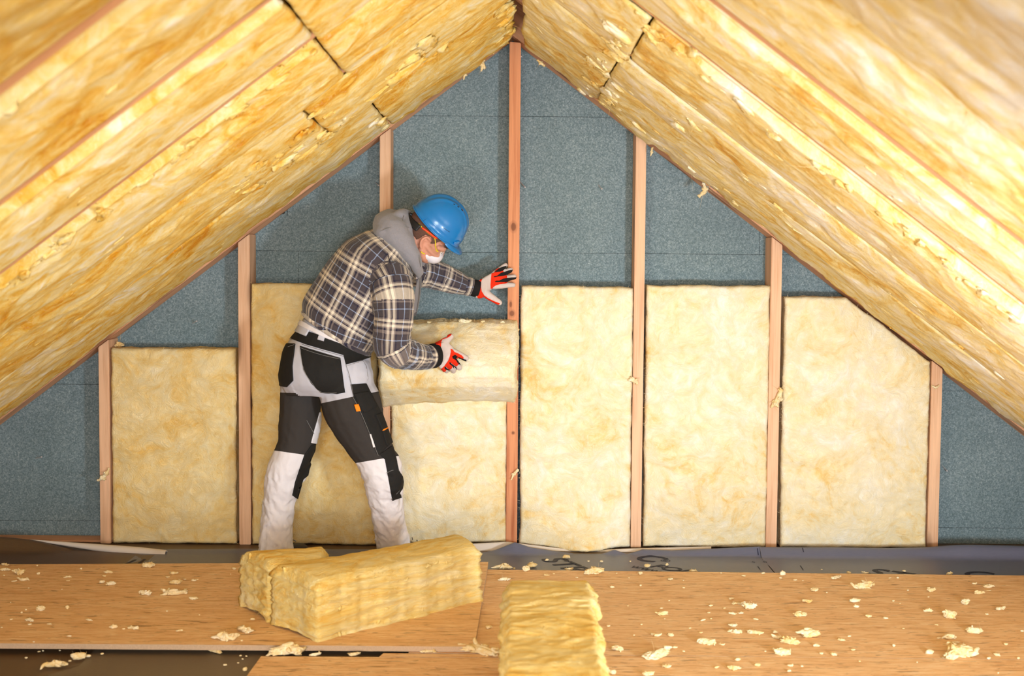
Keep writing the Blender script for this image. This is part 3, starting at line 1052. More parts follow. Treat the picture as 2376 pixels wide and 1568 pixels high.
# ---------------------------------------------------------------- roofing membrane along the wall foot
def sheet(name, xs, edge, prof, mats, label, thick=0.0016, seed=0, wob=0.006, parent=None, ymin=None):
    """edge(x) = world (y, z) of the upturned edge; prof = list of (t, drop) from the edge to the floor"""
    cols = []
    for x in xs:
        ey, ez = edge(x)
        row = []
        for s, (dy, kz) in enumerate(prof):
            wv = wob * float(fbm(np.array([[x * 3.1, s * 0.7, seed]]), 3)[0]) * (1 if 0 < s < len(prof) - 1 else 0)
            z = max(ZF + 0.0012, ZF + 0.0012 + (ez - ZF) * kz + wv * (1 if kz > 0.02 else 0.25))
            row.append((x, ey - dy, z))
        cols.append(row)
    nx, ns = len(cols), len(prof)
    top = [p for c in cols for p in c]
    bot = [(p[0], p[1] + thick, p[2] - thick * 0.6 if p[2] > ZF + 0.004 else p[2] - thick * 0.6) for p in top]
    vs = top + bot
    off = nx * ns
    fs, mi = [], []
    for i in range(nx - 1):
        for j in range(ns - 1):
            a = i * ns + j
            fs.append((a, a + 1, a + ns + 1, a + ns))
            mi.append(0)
            fs.append((off + a, off + a + ns, off + a + ns + 1, off + a + 1))
            mi.append(1)
        a = i * ns
        fs.append((a, a + ns, off + a + ns, off + a))
        mi.append(1)
    me = mesh(name, vs, fs)
    me.polygons.foreach_set('material_index', mi)
    o = put(name, me, mats)
    tag(o, label, 'membrane', 'roofing membrane sheets', 'thing')
    return o, cols


def edge_from(pts, Y):
    w = [P(a, b, Y) for a, b in pts]
    xs, zs = [q.x for q in w], [q.z for q in w]
    f = lambda x: (Y, float(np.interp(x, xs, zs)))
    return f


def smooth_edge(pts, Y):
    f = edge_from(pts, Y)
    ks = np.linspace(-0.06, 0.06, 9)
    return lambda x: (Y, float(np.mean([f(x + k)[1] for k in ks])))


PROF = [(0.0, 1.0), (0.004, 0.96), (0.010, 0.82), (0.018, 0.60), (0.026, 0.36), (0.034, 0.17), (0.044, 0.06), (0.06, 0.0), (0.12, 0.0), (0.22, 0.0), (0.36, 0.0), (0.52, 0.0)]
EY = 5.865
E_R = [(1000, 1284), (1112, 1284), (1150, 1276), (1195, 1258), (1230, 1270), (1290, 1279), (1325, 1283), (1362, 1294), (1395, 1286), (1425, 1275), (1455, 1286), (1490, 1275), (1560, 1277), (1630, 1274), (1764, 1268)]
eR = edge_from(E_R, EY)
xs = [x for x in np.linspace(P(1085, 1270, EY).x, P(1764, 1270, EY).x, 150)]
memb, cols_a = sheet('roofing_membrane', xs, eR, PROF, [M['film_grey'], M['film_under']], 'grey printed roofing membrane with a wavy upturned edge under the cream panels', seed=1)
E_R2 = [(1764, 1269), (1830, 1270), (1900, 1270), (2100, 1272), (2165, 1270), (2210, 1265), (2245, 1264), (2376, 1267), (2700, 1270)]
eR2 = smooth_edge(E_R2, EY - 0.002)
xs = [x for x in np.linspace(P(1762, 1270, EY).x, 3.1, 120)]
PROF2 = [(-0.012, 0.93), (-0.004, 1.0), (0.006, 0.97), (0.018, 0.84), (0.03, 0.62), (0.042, 0.36), (0.054, 0.15), (0.07, 0.03), (0.10, 0.0), (0.2, 0.0), (0.35, 0.0), (0.52, 0.0)]
memb2, cols_b = sheet('roofing_membrane', xs, eR2, PROF2, [M['film_grey'], M['film_under']], 'smooth blue-grey membrane curling up under the widest panel and the bare end board', seed=2)
# dark smooth roll and brown sheet on the other side
E_D = [(300, 1276), (400, 1275), (470, 1275), (560, 1274), (900, 1276), (1112, 1284)]
xs = [x for x in np.linspace(P(330, 1270, EY).x, P(1084, 1270, EY).x, 90)]
memb3, cols_c = sheet('roofing_membrane', xs, edge_from(E_D, EY), PROF2, [M['film_grey'], M['film_under']], 'dark membrane roll under the panels beside the worker feet', seed=3, wob=0.003)
E_B = [(-400, 1246), (0, 1247), (60, 1250), (120, 1262), (200, 1284), (300, 1296), (420, 1297)]
xs = [x for x in np.linspace(-3.0, P(372, 1270, EY).x, 90)]
memb4, cols_d = sheet('roofing_membrane', xs, smooth_edge(E_B, 5.87), PROF2, [M['film_brown'], M['film_under']], 'brown roofing membrane slumped in the corner under the bare dark board', seed=4, wob=0.012)

# cream strip behind the wavy edge
E_C = [(1085, 1262), (1178, 1257), (1230, 1264), (1290, 1271), (1320, 1274), (1345, 1281), (1375, 1281), (1410, 1275), (1480, 1272), (1650, 1268)]
xs = [x for x in np.linspace(P(1085, 1262, 5.93).x, P(1650, 1262, 5.93).x, 80)]
memb5, _c = sheet('cream_membrane', xs, edge_from(E_C, 5.93), [(0, 1.0), (0.004, 0.8), (0.008, 0.5), (0.012, 0.2), (0.016, 0.0)], [M['film_under'], M['film_under']],
                  'thin cream membrane strip showing behind the wavy grey edge', seed=5, wob=0.0)

# rolled-over flap: a cone of membrane with its pale underside out
vs, fs = [], []
tip = P(70, 1252, 5.90)
A0 = [P(388, 1276, 5.83), P(384, 1302, 5.79)]
N, MM = 26, 16
for i in range(N):
    s = i / (N - 1)
    ctr_ = Vector(tip).lerp((A0[0] + A0[1]) / 2, s)
    r = 0.002 + 0.023 * min(1.0, s * 1.25)
    for j in range(MM):
        a = math.radians(-40 + 300 * j / (MM - 1))
        vs.append(ctr_ + Vector((0, math.cos(a) * r * 1.1, math.sin(a) * r)))
for i in range(N - 1):
    for j in range(MM - 1):
        k = i * MM + j
        fs.append((k, k + 1, k + MM + 1, k + MM))
me = mesh('membrane_flap', vs, fs)
o = put('membrane_flap', me, [M['film_under']])
md = o.modifiers.new('solid', 'SOLIDIFY')
md.thickness = 0.0012
tag(o, 'pale rolled-over membrane flap like a paper cone under the short low panel', 'membrane', None, 'thing')

# sill strip of the board behind, seen at the bottom of the bare dark bay
o = put('sole_plate', box_mesh('sole_plate', -3.2, P(229, 1250, 6.0).x, 6.03, 6.145, ZF + 0.001, P(100, 1253, 6.03).z, 0.002), [M['wood_rafter']], smooth=False)
tag(o, 'low timber sole plate at the foot of the bare dark bay', 'timber', None, 'thing')

# near membrane under the raised sheet
yq = [xy(240, 1500, ZF), xy(110, 1568, ZF)]
me = mesh('roofing_membrane', [(yq[0][0] + 0.10, 4.75, ZF + 0.0035), (-0.05, 4.75, ZF + 0.0035), (-0.05, 3.3, ZF + 0.0035), (-1.05, 3.3, ZF + 0.0035), (yq[1][0], yq[1][1], ZF + 0.0035), (yq[1][0] + 0.07, yq[1][1] + 0.09, ZF + 0.0035), (yq[0][0] - 0.02, yq[0][1] + 0.05, ZF + 0.0035)],
          [(0, 6, 5, 4, 3, 2, 1)])
o = put('roofing_membrane', me, [M['film_near']], smooth=False)
md = o.modifiers.new('solid', 'SOLIDIFY')
md.thickness = 0.002
tag(o, 'taupe membrane on the bare floor in front of the raised chipboard sheet', 'membrane', 'roofing membrane sheets', 'thing')


# ---------------------------------------------------------------- print on the membrane
def height_of(cols):
    xs = np.array([c[0][0] for c in cols])

    def f(x, y):
        i = int(np.clip(np.searchsorted(xs, x), 1, len(xs) - 1))
        c = cols[i]
        ys = [p[1] for p in c][::-1]
        zs = [p[2] for p in c][::-1]
        return float(np.interp(y, ys, zs))
    return f


def text_mesh(s, size, bold=0.02, shear=0.25):
    cu = bpy.data.curves.new('txt', 'FONT')
    cu.body = s
    cu.size = size
    cu.offset = bold * size
    cu.shear = shear
    cu.align_x = 'LEFT'
    ob = bpy.data.objects.new('txt', cu)
    COL.objects.link(ob)
    dg = bpy.context.evaluated_depsgraph_get()
    me = bpy.data.meshes.new_from_object(ob.evaluated_get(dg))
    bpy.data.objects.remove(ob)
    return me


def print_on(parent, hf, s, px, py, rot, size, name, mat, bold=0.02, shear=0.25, spacing=1.0, z=ZF):
    me = text_mesh(s, size, bold, shear)
    bm = bmesh.new()
    bm.from_mesh(me)
    bmesh.ops.triangulate(bm, faces=bm.faces)
    bmesh.ops.subdivide_edges(bm, edges=[e for e in bm.edges if e.calc_length() > 0.012], cuts=3)
    o0 = G(px, py, z)
    R = Matrix.Rotation(math.radians(rot), 3, 'Z')
    for v in bm.verts:
        q = R @ Vector((v.co.x * spacing, v.co.y, 0)) + o0
        v.co = Vector((q.x, q.y, hf(q.x, q.y) + 0.0015))
    bm.to_mesh(me)
    bm.free()
    me.materials.clear()
    o = put(name, me, [mat], parent, smooth=False)
    return o


ha, hb = height_of(cols_a), height_of(cols_b)
print_on(memb, ha, 'STR', 1252, 1298, -62, 0.155, 'printed_lettering', M['ink'], 0.012, 0.2, 1.05)
print_on(memb, ha, 'C', 1462, 1296, -40, 0.17, 'printed_lettering', M['ink'], 0.014, 0.2)
print_on(memb, ha, '\u00ae', 1529, 1302, -30, 0.06, 'printed_lettering', M['ink'], 0.0, 0.0)
print_on(memb, ha, 'FOLI', 1502, 1315, -40, 0.10, 'printed_lettering', M['ink'], 0.012, 0.25, 1.1)
print_on(memb, ha, 'www', 1460, 1316, -42, 0.07, 'printed_lettering', M['ink'], 0.002, 0.1)
print_on(memb2, hb, 'ST', 2000, 1330, -32, 0.17, 'printed_lettering', M['ink'], 0.014, 0.2)
print_on(memb2, hb, 'C', 2226, 1336, -25, 0.17, 'printed_lettering', M['ink'], 0.014, 0.2)
print_on(memb, ha, '5', 1745, 1306, 0, 0.035, 'printed_lettering', M['ink'], 0.0, 0.0)
print_on(memb, ha, '0', 1772, 1306, 0, 0.035, 'printed_lettering', M['ink'], 0.0, 0.0)


def tick(parent, hf, a, b, Ya, Yb, w=0.004):
    vs, fs = [], []
    for k in range(9):
        t = k / 8
        x = a[0] + (b[0] - a[0]) * t
        y = Ya + (Yb - Ya) * t
        for s in (-1, 1):
            vs.append((x + s * w / 2, y, hf(x, y) + 0.0015))
    for k in range(8):
        fs.append((2 * k, 2 * k + 1, 2 * k + 3, 2 * k + 2))
    put('printed_tick', mesh('printed_tick', vs, fs), [M['ink']], parent, smooth=False)


tick(memb, ha, (P(1750, 1285, 5.93).x, 0), (P(1750, 1285, 5.93).x, 0), 5.855, 5.83)
tick(memb, ha, (P(1777, 1285, 5.93).x, 0), (P(1778, 1285, 5.93).x, 0), 5.855, 5.83)
tick(memb2, hb, (P(1853, 1285, 5.93).x, 0), (P(1853, 1285, 5.93).x, 0), 5.855, 5.83)
tick(memb, ha, (G(1757, 1313, ZF).x, 0), (G(1762, 1320, ZF).x, 0), 5.64, 5.58)
tick(memb2, hb, (G(1857, 1313, ZF).x, 0), (G(1862, 1321, ZF).x, 0), 5.66, 5.58)
for a, b in (((290, 1310), (315, 1299)), ((322, 1308), (336, 1298))):
    p, q = G(*a, ZF), G(*b, ZF)
    hd = height_of(cols_d)
    tick(memb4, hd, (p.x, 0), (q.x, 0), p.y, q.y, 0.012)


# ---------------------------------------------------------------- cut wool blocks on the floor
def block(cs, z0, z1, seed, label, step=0.008, amp=0.010, mat='wool_cut', group='cut wool blocks on the floor', crown=0.01, edge_jit=0.007):
    """cs: far-left, far-right, near-right, near-left (x, y). Top face displaced, sides hang down with torn strata"""
    w = Wool(seed)
    a, b, c, d = [np.array(q, float) for q in cs]
    ctr_ = (a + b + c + d) / 4
    ex = (b - a + c - d)
    L = np.linalg.norm(ex) / 2
    ex = ex / np.linalg.norm(ex)
    ey = np.array([-ex[1], ex[0]])
    W = np.linalg.norm((a - d + b - c) / 2)
    loc = lambda q: ((q - ctr_) @ ex, (q - ctr_) @ ey)
    A, B, C, D = [np.array(loc(q)) for q in (a, b, c, d)]

    def pos(u, v):
        p = (D[None] * ((1 - u) * (1 - v))[:, None] + C[None] * (u * (1 - v))[:, None] + B[None] * (u * v)[:, None] + A[None] * ((1 - u) * v)[:, None])
        x, y = p[:, 0], p[:, 1]
        z = wool_relief(x, y, seed, amp, 1.4) + crown * (1 - (2 * v - 1) ** 2)
        return x, y, z
    T = z1 - z0
    nx, ny = int(L / step), max(12, int(W / step))
    rim, out = w.slab(nx, ny, pos, T - 0.004, max(10, int(T / step)), edge_jit, 0.012, L, W, strata=0.8)
    w.fringe(rim, out, int(600 * (L + W)), 0.010, 0.0008, -1.2)
    low = rim.copy()
    low[:, 2] = -T + 0.012
    w.fringe(low, out, int(260 * (L + W)), 0.010, 0.0012, -0.1)
    for k in range(int(60 * (L + W))):
        i = w.rs.randint(len(rim))
        r = rim[i].copy()
        r[2] -= T * w.rs.rand()
        n = Vector((out[i][0], out[i][1], 0.1))
        w.lump(Vector(r), n, (w.rs.randn(), w.rs.randn(), -0.4), 0.026, 0.012, 0.006, 2)
    mtx = Matrix(((ex[0], ey[0], 0, ctr_[0]), (ex[1], ey[1], 0, ctr_[1]), (0, 0, 1, z1), (0, 0, 0, 1)))
    o = link('insulation_block', w.mesh('insulation_block'), [M[mat]], None, mtx)
    tag(o, label, 'insulation block', group, 'thing')
    return o


HB = 0.205
zb = zt + 0.003
fl, fr = xy(742, 1489, zb), xy(1104, 1402, zb)
el = xy(637, 1462, zb)
top = lambda px, py: xy(px, py, zb + HB)
tl, tr, tbr, tbl = top(736, 1345), top(1108, 1260), top(1112, 1240), top(640, 1300)
nl = ((fl[0] + tl[0]) / 2, (fl[1] + tl[1]) / 2)
nr = ((fr[0] + tr[0]) / 2, (fr[1] + tr[1]) / 2)
bl = ((el[0] + tbl[0]) / 2, (el[1] + tbl[1]) / 2)
br = (nr[0] + (bl[0] - nl[0]) * 0.75 + 0.05, nr[1] + (bl[1] - nl[1]) * 0.9 + 0.03)
block([bl, br, nr, nl], zb, zb + HB, 61, 'long cut glass wool block with a corner towards the camera, at the worker feet', edge_jit=0.009)
k1, k2 = xy(634, 1443, zb), xy(578, 1396, zb)
t1, t2 = top(560, 1282), top(735, 1269)
block([(t1[0] + 0.005, t1[1] + 0.015), (t2[0] + 0.02, t2[1] + 0.04), (bl[0] + 0.155, bl[1] + 0.075), (bl[0] - 0.022, bl[1] + 0.034)], zb, zb + HB - 0.005, 62,
      'shorter bent wool block tucked behind the long one beside the white trouser leg', crown=0.014, edge_jit=0.012)
zh = 0.30
f1, f2 = xy(1180, 1345, zh), xy(1366, 1344, zh)
q1, q2 = xy(1171, 1568, zh), xy(1403, 1568, zh)
e1 = (q1[0] + (q1[0] - f1[0]) * 0.6, q1[1] + (q1[1] - f1[1]) * 0.6)
e2 = (q2[0] + (q2[0] - f2[0]) * 0.6, q2[1] + (q2[1] - f2[1]) * 0.6)
block([f1, f2, e2, e1], 0.004, zh, 63, 'bright yellow wool strip pointing at the camera, blurred, lying on the nearest chipboard', crown=0.004, amp=0.014, edge_jit=0.012)
# ---------------------------------------------------------------- the worker
person = empty('person', (P(770, 1000, 5.62).x, 5.62, 0.0))
tag(person, 'worker in blue helmet, plaid flannel and white-and-black trousers, bending to press wool into the wall', 'person', None, 'thing')


def ctr(p):
    return np.array(p, float)


class Blob:
    """closed lofts merged by voxel remesh into one continuous skin"""

    def __init__(self):
        self.v, self.f = [], []

    def add(self, v, f):
        n = len(self.v)
        self.v += [tuple(map(float, q)) for q in v]
        self.f += [tuple(i + n for i in q) for q in f]

    def loft(self, st, n=28, sub=4, sq=2.0):
        """stations: (centre, a, b) half axis vectors, Catmull-Rom between them, rounded closed ends"""
        C = np.array([list(s[0]) + list(s[1]) + list(s[2]) for s in st], float)
        rows = []
        m = len(C)
        for i in range(m - 1):
            p0, p1, p2, p3 = C[max(i - 1, 0)], C[i], C[i + 1], C[min(i + 2, m - 1)]
            for k in range(sub):
                t = k / sub
                rows.append(0.5 * ((2 * p1) + (-p0 + p2) * t + (2 * p0 - 5 * p1 + 4 * p2 - p3) * t * t + (-p0 + 3 * p1 - 3 * p2 + p3) * t ** 3))
        rows.append(C[-1])
        vs, fs = [], []
        for r in rows:
            c, a, b = r[:3], r[3:6], r[6:9]
            for k in range(n):
                an = 2 * math.pi * k / n
                ca, sa = math.cos(an), math.sin(an)
                e = 2.0 / sq
                vs.append(c + a * math.copysign(abs(ca) ** e, ca) + b * math.copysign(abs(sa) ** e, sa))
        R = len(rows)
        for i in range(R - 1):
            for k in range(n):
                k2 = (k + 1) % n
                fs.append((i * n + k, i * n + k2, (i + 1) * n + k2, (i + 1) * n + k))
        fs.append(tuple(range(n))[::-1])
        fs.append(tuple((R - 1) * n + k for k in range(n)))
        self.add(vs, fs)

    def tube(self, pts, n=16, sub=4, squash=None):
        """pts: (point, radius); parallel-transport frames, hemispherical ends"""
        pp = np.array([list(p) + [r] for p, r in pts], float)
        m = len(pp)
        rows = []
        for i in range(m - 1):
            p0, p1, p2, p3 = pp[max(i - 1, 0)], pp[i], pp[i + 1], pp[min(i + 2, m - 1)]
            for k in range(sub):
                t = k / sub
                rows.append(0.5 * ((2 * p1) + (-p0 + p2) * t + (2 * p0 - 5 * p1 + 4 * p2 - p3) * t * t + (-p0 + 3 * p1 - 3 * p2 + p3) * t ** 3))
        rows.append(pp[-1])
        rows = np.array(rows)
        T = np.gradient(rows[:, :3], axis=0)
        T /= np.linalg.norm(T, axis=1)[:, None]
        # round caps
        r0, r1 = rows[0], rows[-1]
        pre = [np.append(r0[:3] - T[0] * r0[3] * math.sin(a), r0[3] * math.cos(a)) for a in (1.35, 1.0, 0.6, 0.25)]
        post = [np.append(r1[:3] + T[-1] * r1[3] * math.sin(a), r1[3] * math.cos(a)) for a in (0.25, 0.6, 1.0, 1.35)]
        T = np.concatenate([[T[0]] * 4, T, [T[-1]] * 4])
        rows = np.concatenate([pre, rows, post])
        nrm = np.cross(T[0], [0.3, 0.9, 0.2])
        nrm /= np.linalg.norm(nrm)
        vs, fs = [], []
        for r, t in zip(rows, T):
            nrm = nrm - t * (nrm @ t)
            nrm /= np.linalg.norm(nrm)
            bb = np.cross(t, nrm)
            for k in range(n):
                an = 2 * math.pi * k / n
                d = (nrm * math.cos(an) + bb * math.sin(an)) * r[3]
                if squash is not None:
                    sv = np.array(squash[0])
                    d = d - sv * (d @ sv) * (1 - squash[1])
                vs.append(r[:3] + d)
        R = len(rows)
        for i in range(R - 1):
            for k in range(n):
                k2 = (k + 1) % n
                fs.append((i * n + k, i * n + k2, (i + 1) * n + k2, (i + 1) * n + k))
        fs.append(tuple(range(n))[::-1])
        fs.append(tuple((R - 1) * n + k for k in range(n)))
        self.add(vs, fs)

    def ball(self, c, ax):
        n, m = 20, 12
        A = [np.array(a, float) for a in ax]
        vs = [np.array(c) - A[2]]
        for i in range(1, m):
            la = -math.pi / 2 + math.pi * i / m
            for k in range(n):
                an = 2 * math.pi * k / n
                vs.append(np.array(c) + (A[0] * math.cos(an) + A[1] * math.sin(an)) * math.cos(la) + A[2] * math.sin(la))
        vs.append(np.array(c) + A[2])
        fs = [(0, 1 + (k + 1) % n, 1 + k) for k in range(n)]
        for i in range(m - 2):
            for k in range(n):
                k2 = (k + 1) % n
                fs.append((1 + i * n + k, 1 + i * n + k2, 1 + (i + 1) * n + k2, 1 + (i + 1) * n + k))
        e = 1 + (m - 2) * n
        fs += [(e + k, e + (k + 1) % n, len(vs) - 1) for k in range(n)]
        self.add(vs, fs)

    def plain(self, name):
        me = mesh(name, self.v, self.f)
        bm = bmesh.new()
        bm.from_mesh(me)
        bmesh.ops.recalc_face_normals(bm, faces=bm.faces)
        bm.to_mesh(me)
        bm.free()
        return me

    def skin(self, name, voxel=0.006, smooth=4, factor=0.5):
        me = self.plain(name)
        ob = bpy.data.objects.new(name, me)
        COL.objects.link(ob)
        r = ob.modifiers.new('r', 'REMESH')
        r.mode = 'VOXEL'
        r.voxel_size = voxel
        if smooth:
            s = ob.modifiers.new('s', 'SMOOTH')
            s.iterations = smooth
            s.factor = factor
        dg = bpy.context.evaluated_depsgraph_get()
        out = bpy.data.meshes.new_from_object(ob.evaluated_get(dg))
        bpy.data.objects.remove(ob)
        bpy.data.meshes.remove(me)
        out.name = name
        return out


def coords(me):
    co = np.empty(len(me.vertices) * 3, np.float32)
    me.vertices.foreach_get('co', co)
    return co.reshape(-1, 3).astype(float)


def normals(me):
    no = np.empty(len(me.vertices) * 3, np.float32)
    me.vertices.foreach_get('normal', no)
    return no.reshape(-1, 3).astype(float)


def setco(me, co):
    me.vertices.foreach_set('co', np.asarray(co, np.float32).ravel())
    me.update()


class Bones:
    """nearest polyline with arc length and angle"""

    def __init__(self, lines):
        self.lines = [(np.array([list(p) for p, r in L], float), np.array([r for p, r in L], float)) for L in lines]

    def query(self, q):
        best = np.full(len(q), 1e9)
        which = np.zeros(len(q), int)
        tt = np.zeros(len(q))
        ang = np.zeros(len(q))
        for li, (pts, rad) in enumerate(self.lines):
            acc = 0.0
            for i in range(len(pts) - 1):
                a, b = pts[i], pts[i + 1]
                d = b - a
                L = np.linalg.norm(d)
                d = d / L
                s = np.clip((q - a) @ d, -0.02 if i == 0 else 0, L + (0.02 if i == len(pts) - 2 else 0))
                c = a + s[:, None] * d
                w = q - c
                dist = np.linalg.norm(w, axis=1) / (rad[i] + (rad[i + 1] - rad[i]) * np.clip(s / L, 0, 1))
                n0 = np.cross(d, np.array([0, -1.0, 0]))
                n0 /= np.linalg.norm(n0)
                n1 = np.cross(n0, d)          # towards the camera side
                an = np.arctan2(w @ n0, w @ n1)
                m = dist < best
                best = np.where(m, dist, best)
                which = np.where(m, li, which)
                tt = np.where(m, acc + s, tt)
                ang = np.where(m, an, ang)
                acc += L
        return which, tt, ang, best


def S(px, py, Y, hw, tilt, depth):
    """loft station: pixel centre, half width in px, tilt in degrees of the width axis from image-right (ccw), depth half width in m"""
    t = math.radians(tilt)
    h = hw * PXM(Y)
    return (P(px, py, Y), Vector((math.cos(t) * h, 0, math.sin(t) * h)), Vector((0, depth, 0)))


# ---------- trousers
pel = [S(783, 766, 5.63, 84, -21, 0.155), S(776, 795, 5.62, 90, -22, 0.165), S(763, 826, 5.61, 102, -15, 0.18), S(757, 856, 5.60, 107, -6, 0.185), S(757, 888, 5.60, 106, 0, 0.17), S(764, 915, 5.60, 100, 0, 0.12)]
legL = [(701, 872, 5.66, 52), (698, 910, 5.66, 48), (697, 950, 5.655, 47.5), (694, 990, 5.65, 48), (688, 1030, 5.64, 44), (673, 1062, 5.63, 41), (658, 1100, 5.64, 41), (650, 1150, 5.66, 38), (644, 1200, 5.67, 36.5), (641, 1240, 5.66, 37.5), (641, 1272, 5.655, 40), (640, 1290, 5.655, 41)]
legR = [(806, 872, 5.56, 60), (806, 905, 5.56, 66), (818, 945, 5.55, 70), (833, 985, 5.545, 62), (853, 1025, 5.54, 54), (872, 1062, 5.54, 47), (887, 1105, 5.56, 45), (894, 1150, 5.60, 41), (900, 1195, 5.64, 37), (907, 1235, 5.68, 38.5), (915, 1268, 5.71, 40), (918, 1286, 5.72, 40)]
tr = Blob()
tr.loft(pel)
BL = [(P(a, b, Y), r * PXM(Y)) for a, b, Y, r in legL]
BR = [(P(a, b, Y), r * PXM(Y)) for a, b, Y, r in legR]
tr.tube(BL)
tr.tube(BR)
# knee pad swelling and seat
tr.ball(P(902, 1095, 5.53), [(0.06, 0, 0), (0, 0.055, 0), (0, 0, 0.10)])
tr.ball(P(688, 1085, 5.68), [(0.055, 0, -0.02), (0, 0.05, 0), (0.02, 0, 0.075)])
tr.ball(P(700, 850, 5.57), [(0.085, 0, 0), (0, 0.10, 0), (0, 0, 0.085)])
tr.ball(P(775, 862, 5.515), [(0.11, 0, 0), (0, 0.09, 0), (0, 0, 0.095)])
me_tr = tr.skin('trousers', 0.0065, 5)
co, no = coords(me_tr), normals(me_tr)
bones = Bones([[(p, r) for p, r in BL], [(p, r) for p, r in BR]])
wh, tt, an, ds = bones.query(co)
fold = ridged(np.stack([tt * 16 + 0.5 * np.sin(an * 2), np.cos(an) * 1.2, np.sin(an) * 1.2 + wh * 9], 1), 3) - 0.45
lower = np.clip((tt - 0.30) / 0.25, 0, 1)
co = co + no * ((0.0035 + 0.009 * lower) * fold + 0.003 * fbm(co * 14, 3))[:, None]
setco(me_tr, co)


def view_plane(a, b):
    """plane through two pixels and the eye; used as a straight cut line across the cloth"""
    r1, r2 = ray(*a), ray(*b)
    n = r1.cross(r2).normalized()
    return CAM.copy(), n


tz = lambda x, y: (560 + x / 2.7045, 720 + y / 2.7034)
CUTS = [(tz(258, 515), tz(425, 522)), (tz(225, 881), tz(395, 905)), (tz(475, 588), tz(700, 541)), (tz(725, 956), tz(880, 930))]
bm = bmesh.new()
bm.from_mesh(me_tr)
for a, b in CUTS:
    c0, n0 = view_plane(a, b)
    bmesh.ops.bisect_plane(bm, geom=list(bm.verts) + list(bm.edges) + list(bm.faces), plane_co=c0, plane_no=n0, dist=1e-5)
bm.normal_update()
fc = np.array([f.calc_center_median()[:] for f in bm.faces])
wh, tt, an, ds = bones.query(fc)


def below(pts, cut):
    c0, n0 = view_plane(*cut)
    s = (pts - np.array(c0)) @ np.array(n0)
    ref = (np.array(P(760, 1270, 5.6)) - np.array(c0)) @ np.array(n0)
    return s * ref > 0


bel = [below(fc, c) for c in CUTS]
mi = np.zeros(len(fc), int)                           # 0 grey-white seat, 1 charcoal, 2 white
Lg, Rg = wh == 0, wh == 1
mi[Lg & bel[0] & ~bel[1]] = 1
mi[Lg & bel[1]] = 2
mi[Rg & bel[2] & ~bel[3]] = 1
mi[Rg & bel[3]] = 2
bm.to_mesh(me_tr)
bm.free()
me_tr.polygons.foreach_set('material_index', mi.tolist())
bv_tr = BVHTree.FromPolygons([v.co.copy() for v in me_tr.vertices], [tuple(p.vertices) for p in me_tr.polygons])
trousers = put('trousers', me_tr, [M['grey_cloth'], M['char_cloth'], M['white_cloth']], person)


# ---------- patches that follow a surface
def hit(bv, px, py, mid=None):
    d = ray(px, py)
    h = bv.ray_cast(CAM, d)
    if h[0] is not None:
        return h[0], h[1]
    if mid is not None and bv.ray_cast(CAM, ray(*mid))[0] is not None:
        lo, hi = 0.0, 1.0                     # slide in to the silhouette
        for _ in range(14):
            m = (lo + hi) / 2
            g = bv.ray_cast(CAM, ray(mid[0] + (px - mid[0]) * m, mid[1] + (py - mid[1]) * m))
            if g[0] is not None:
                lo = m
            else:
                hi = m
        g = bv.ray_cast(CAM, ray(mid[0] + (px - mid[0]) * lo, mid[1] + (py - mid[1]) * lo))
        if g[0] is not None:
            return g[0], g[1]
    # outside the silhouette: nearest surface point to the sight line
    q = CAM + d * 5.55
    for _ in range(4):
        loc, n, i, dist = bv.find_nearest(q)
        q = CAM + d * ((loc - CAM).dot(d))
    return loc, n


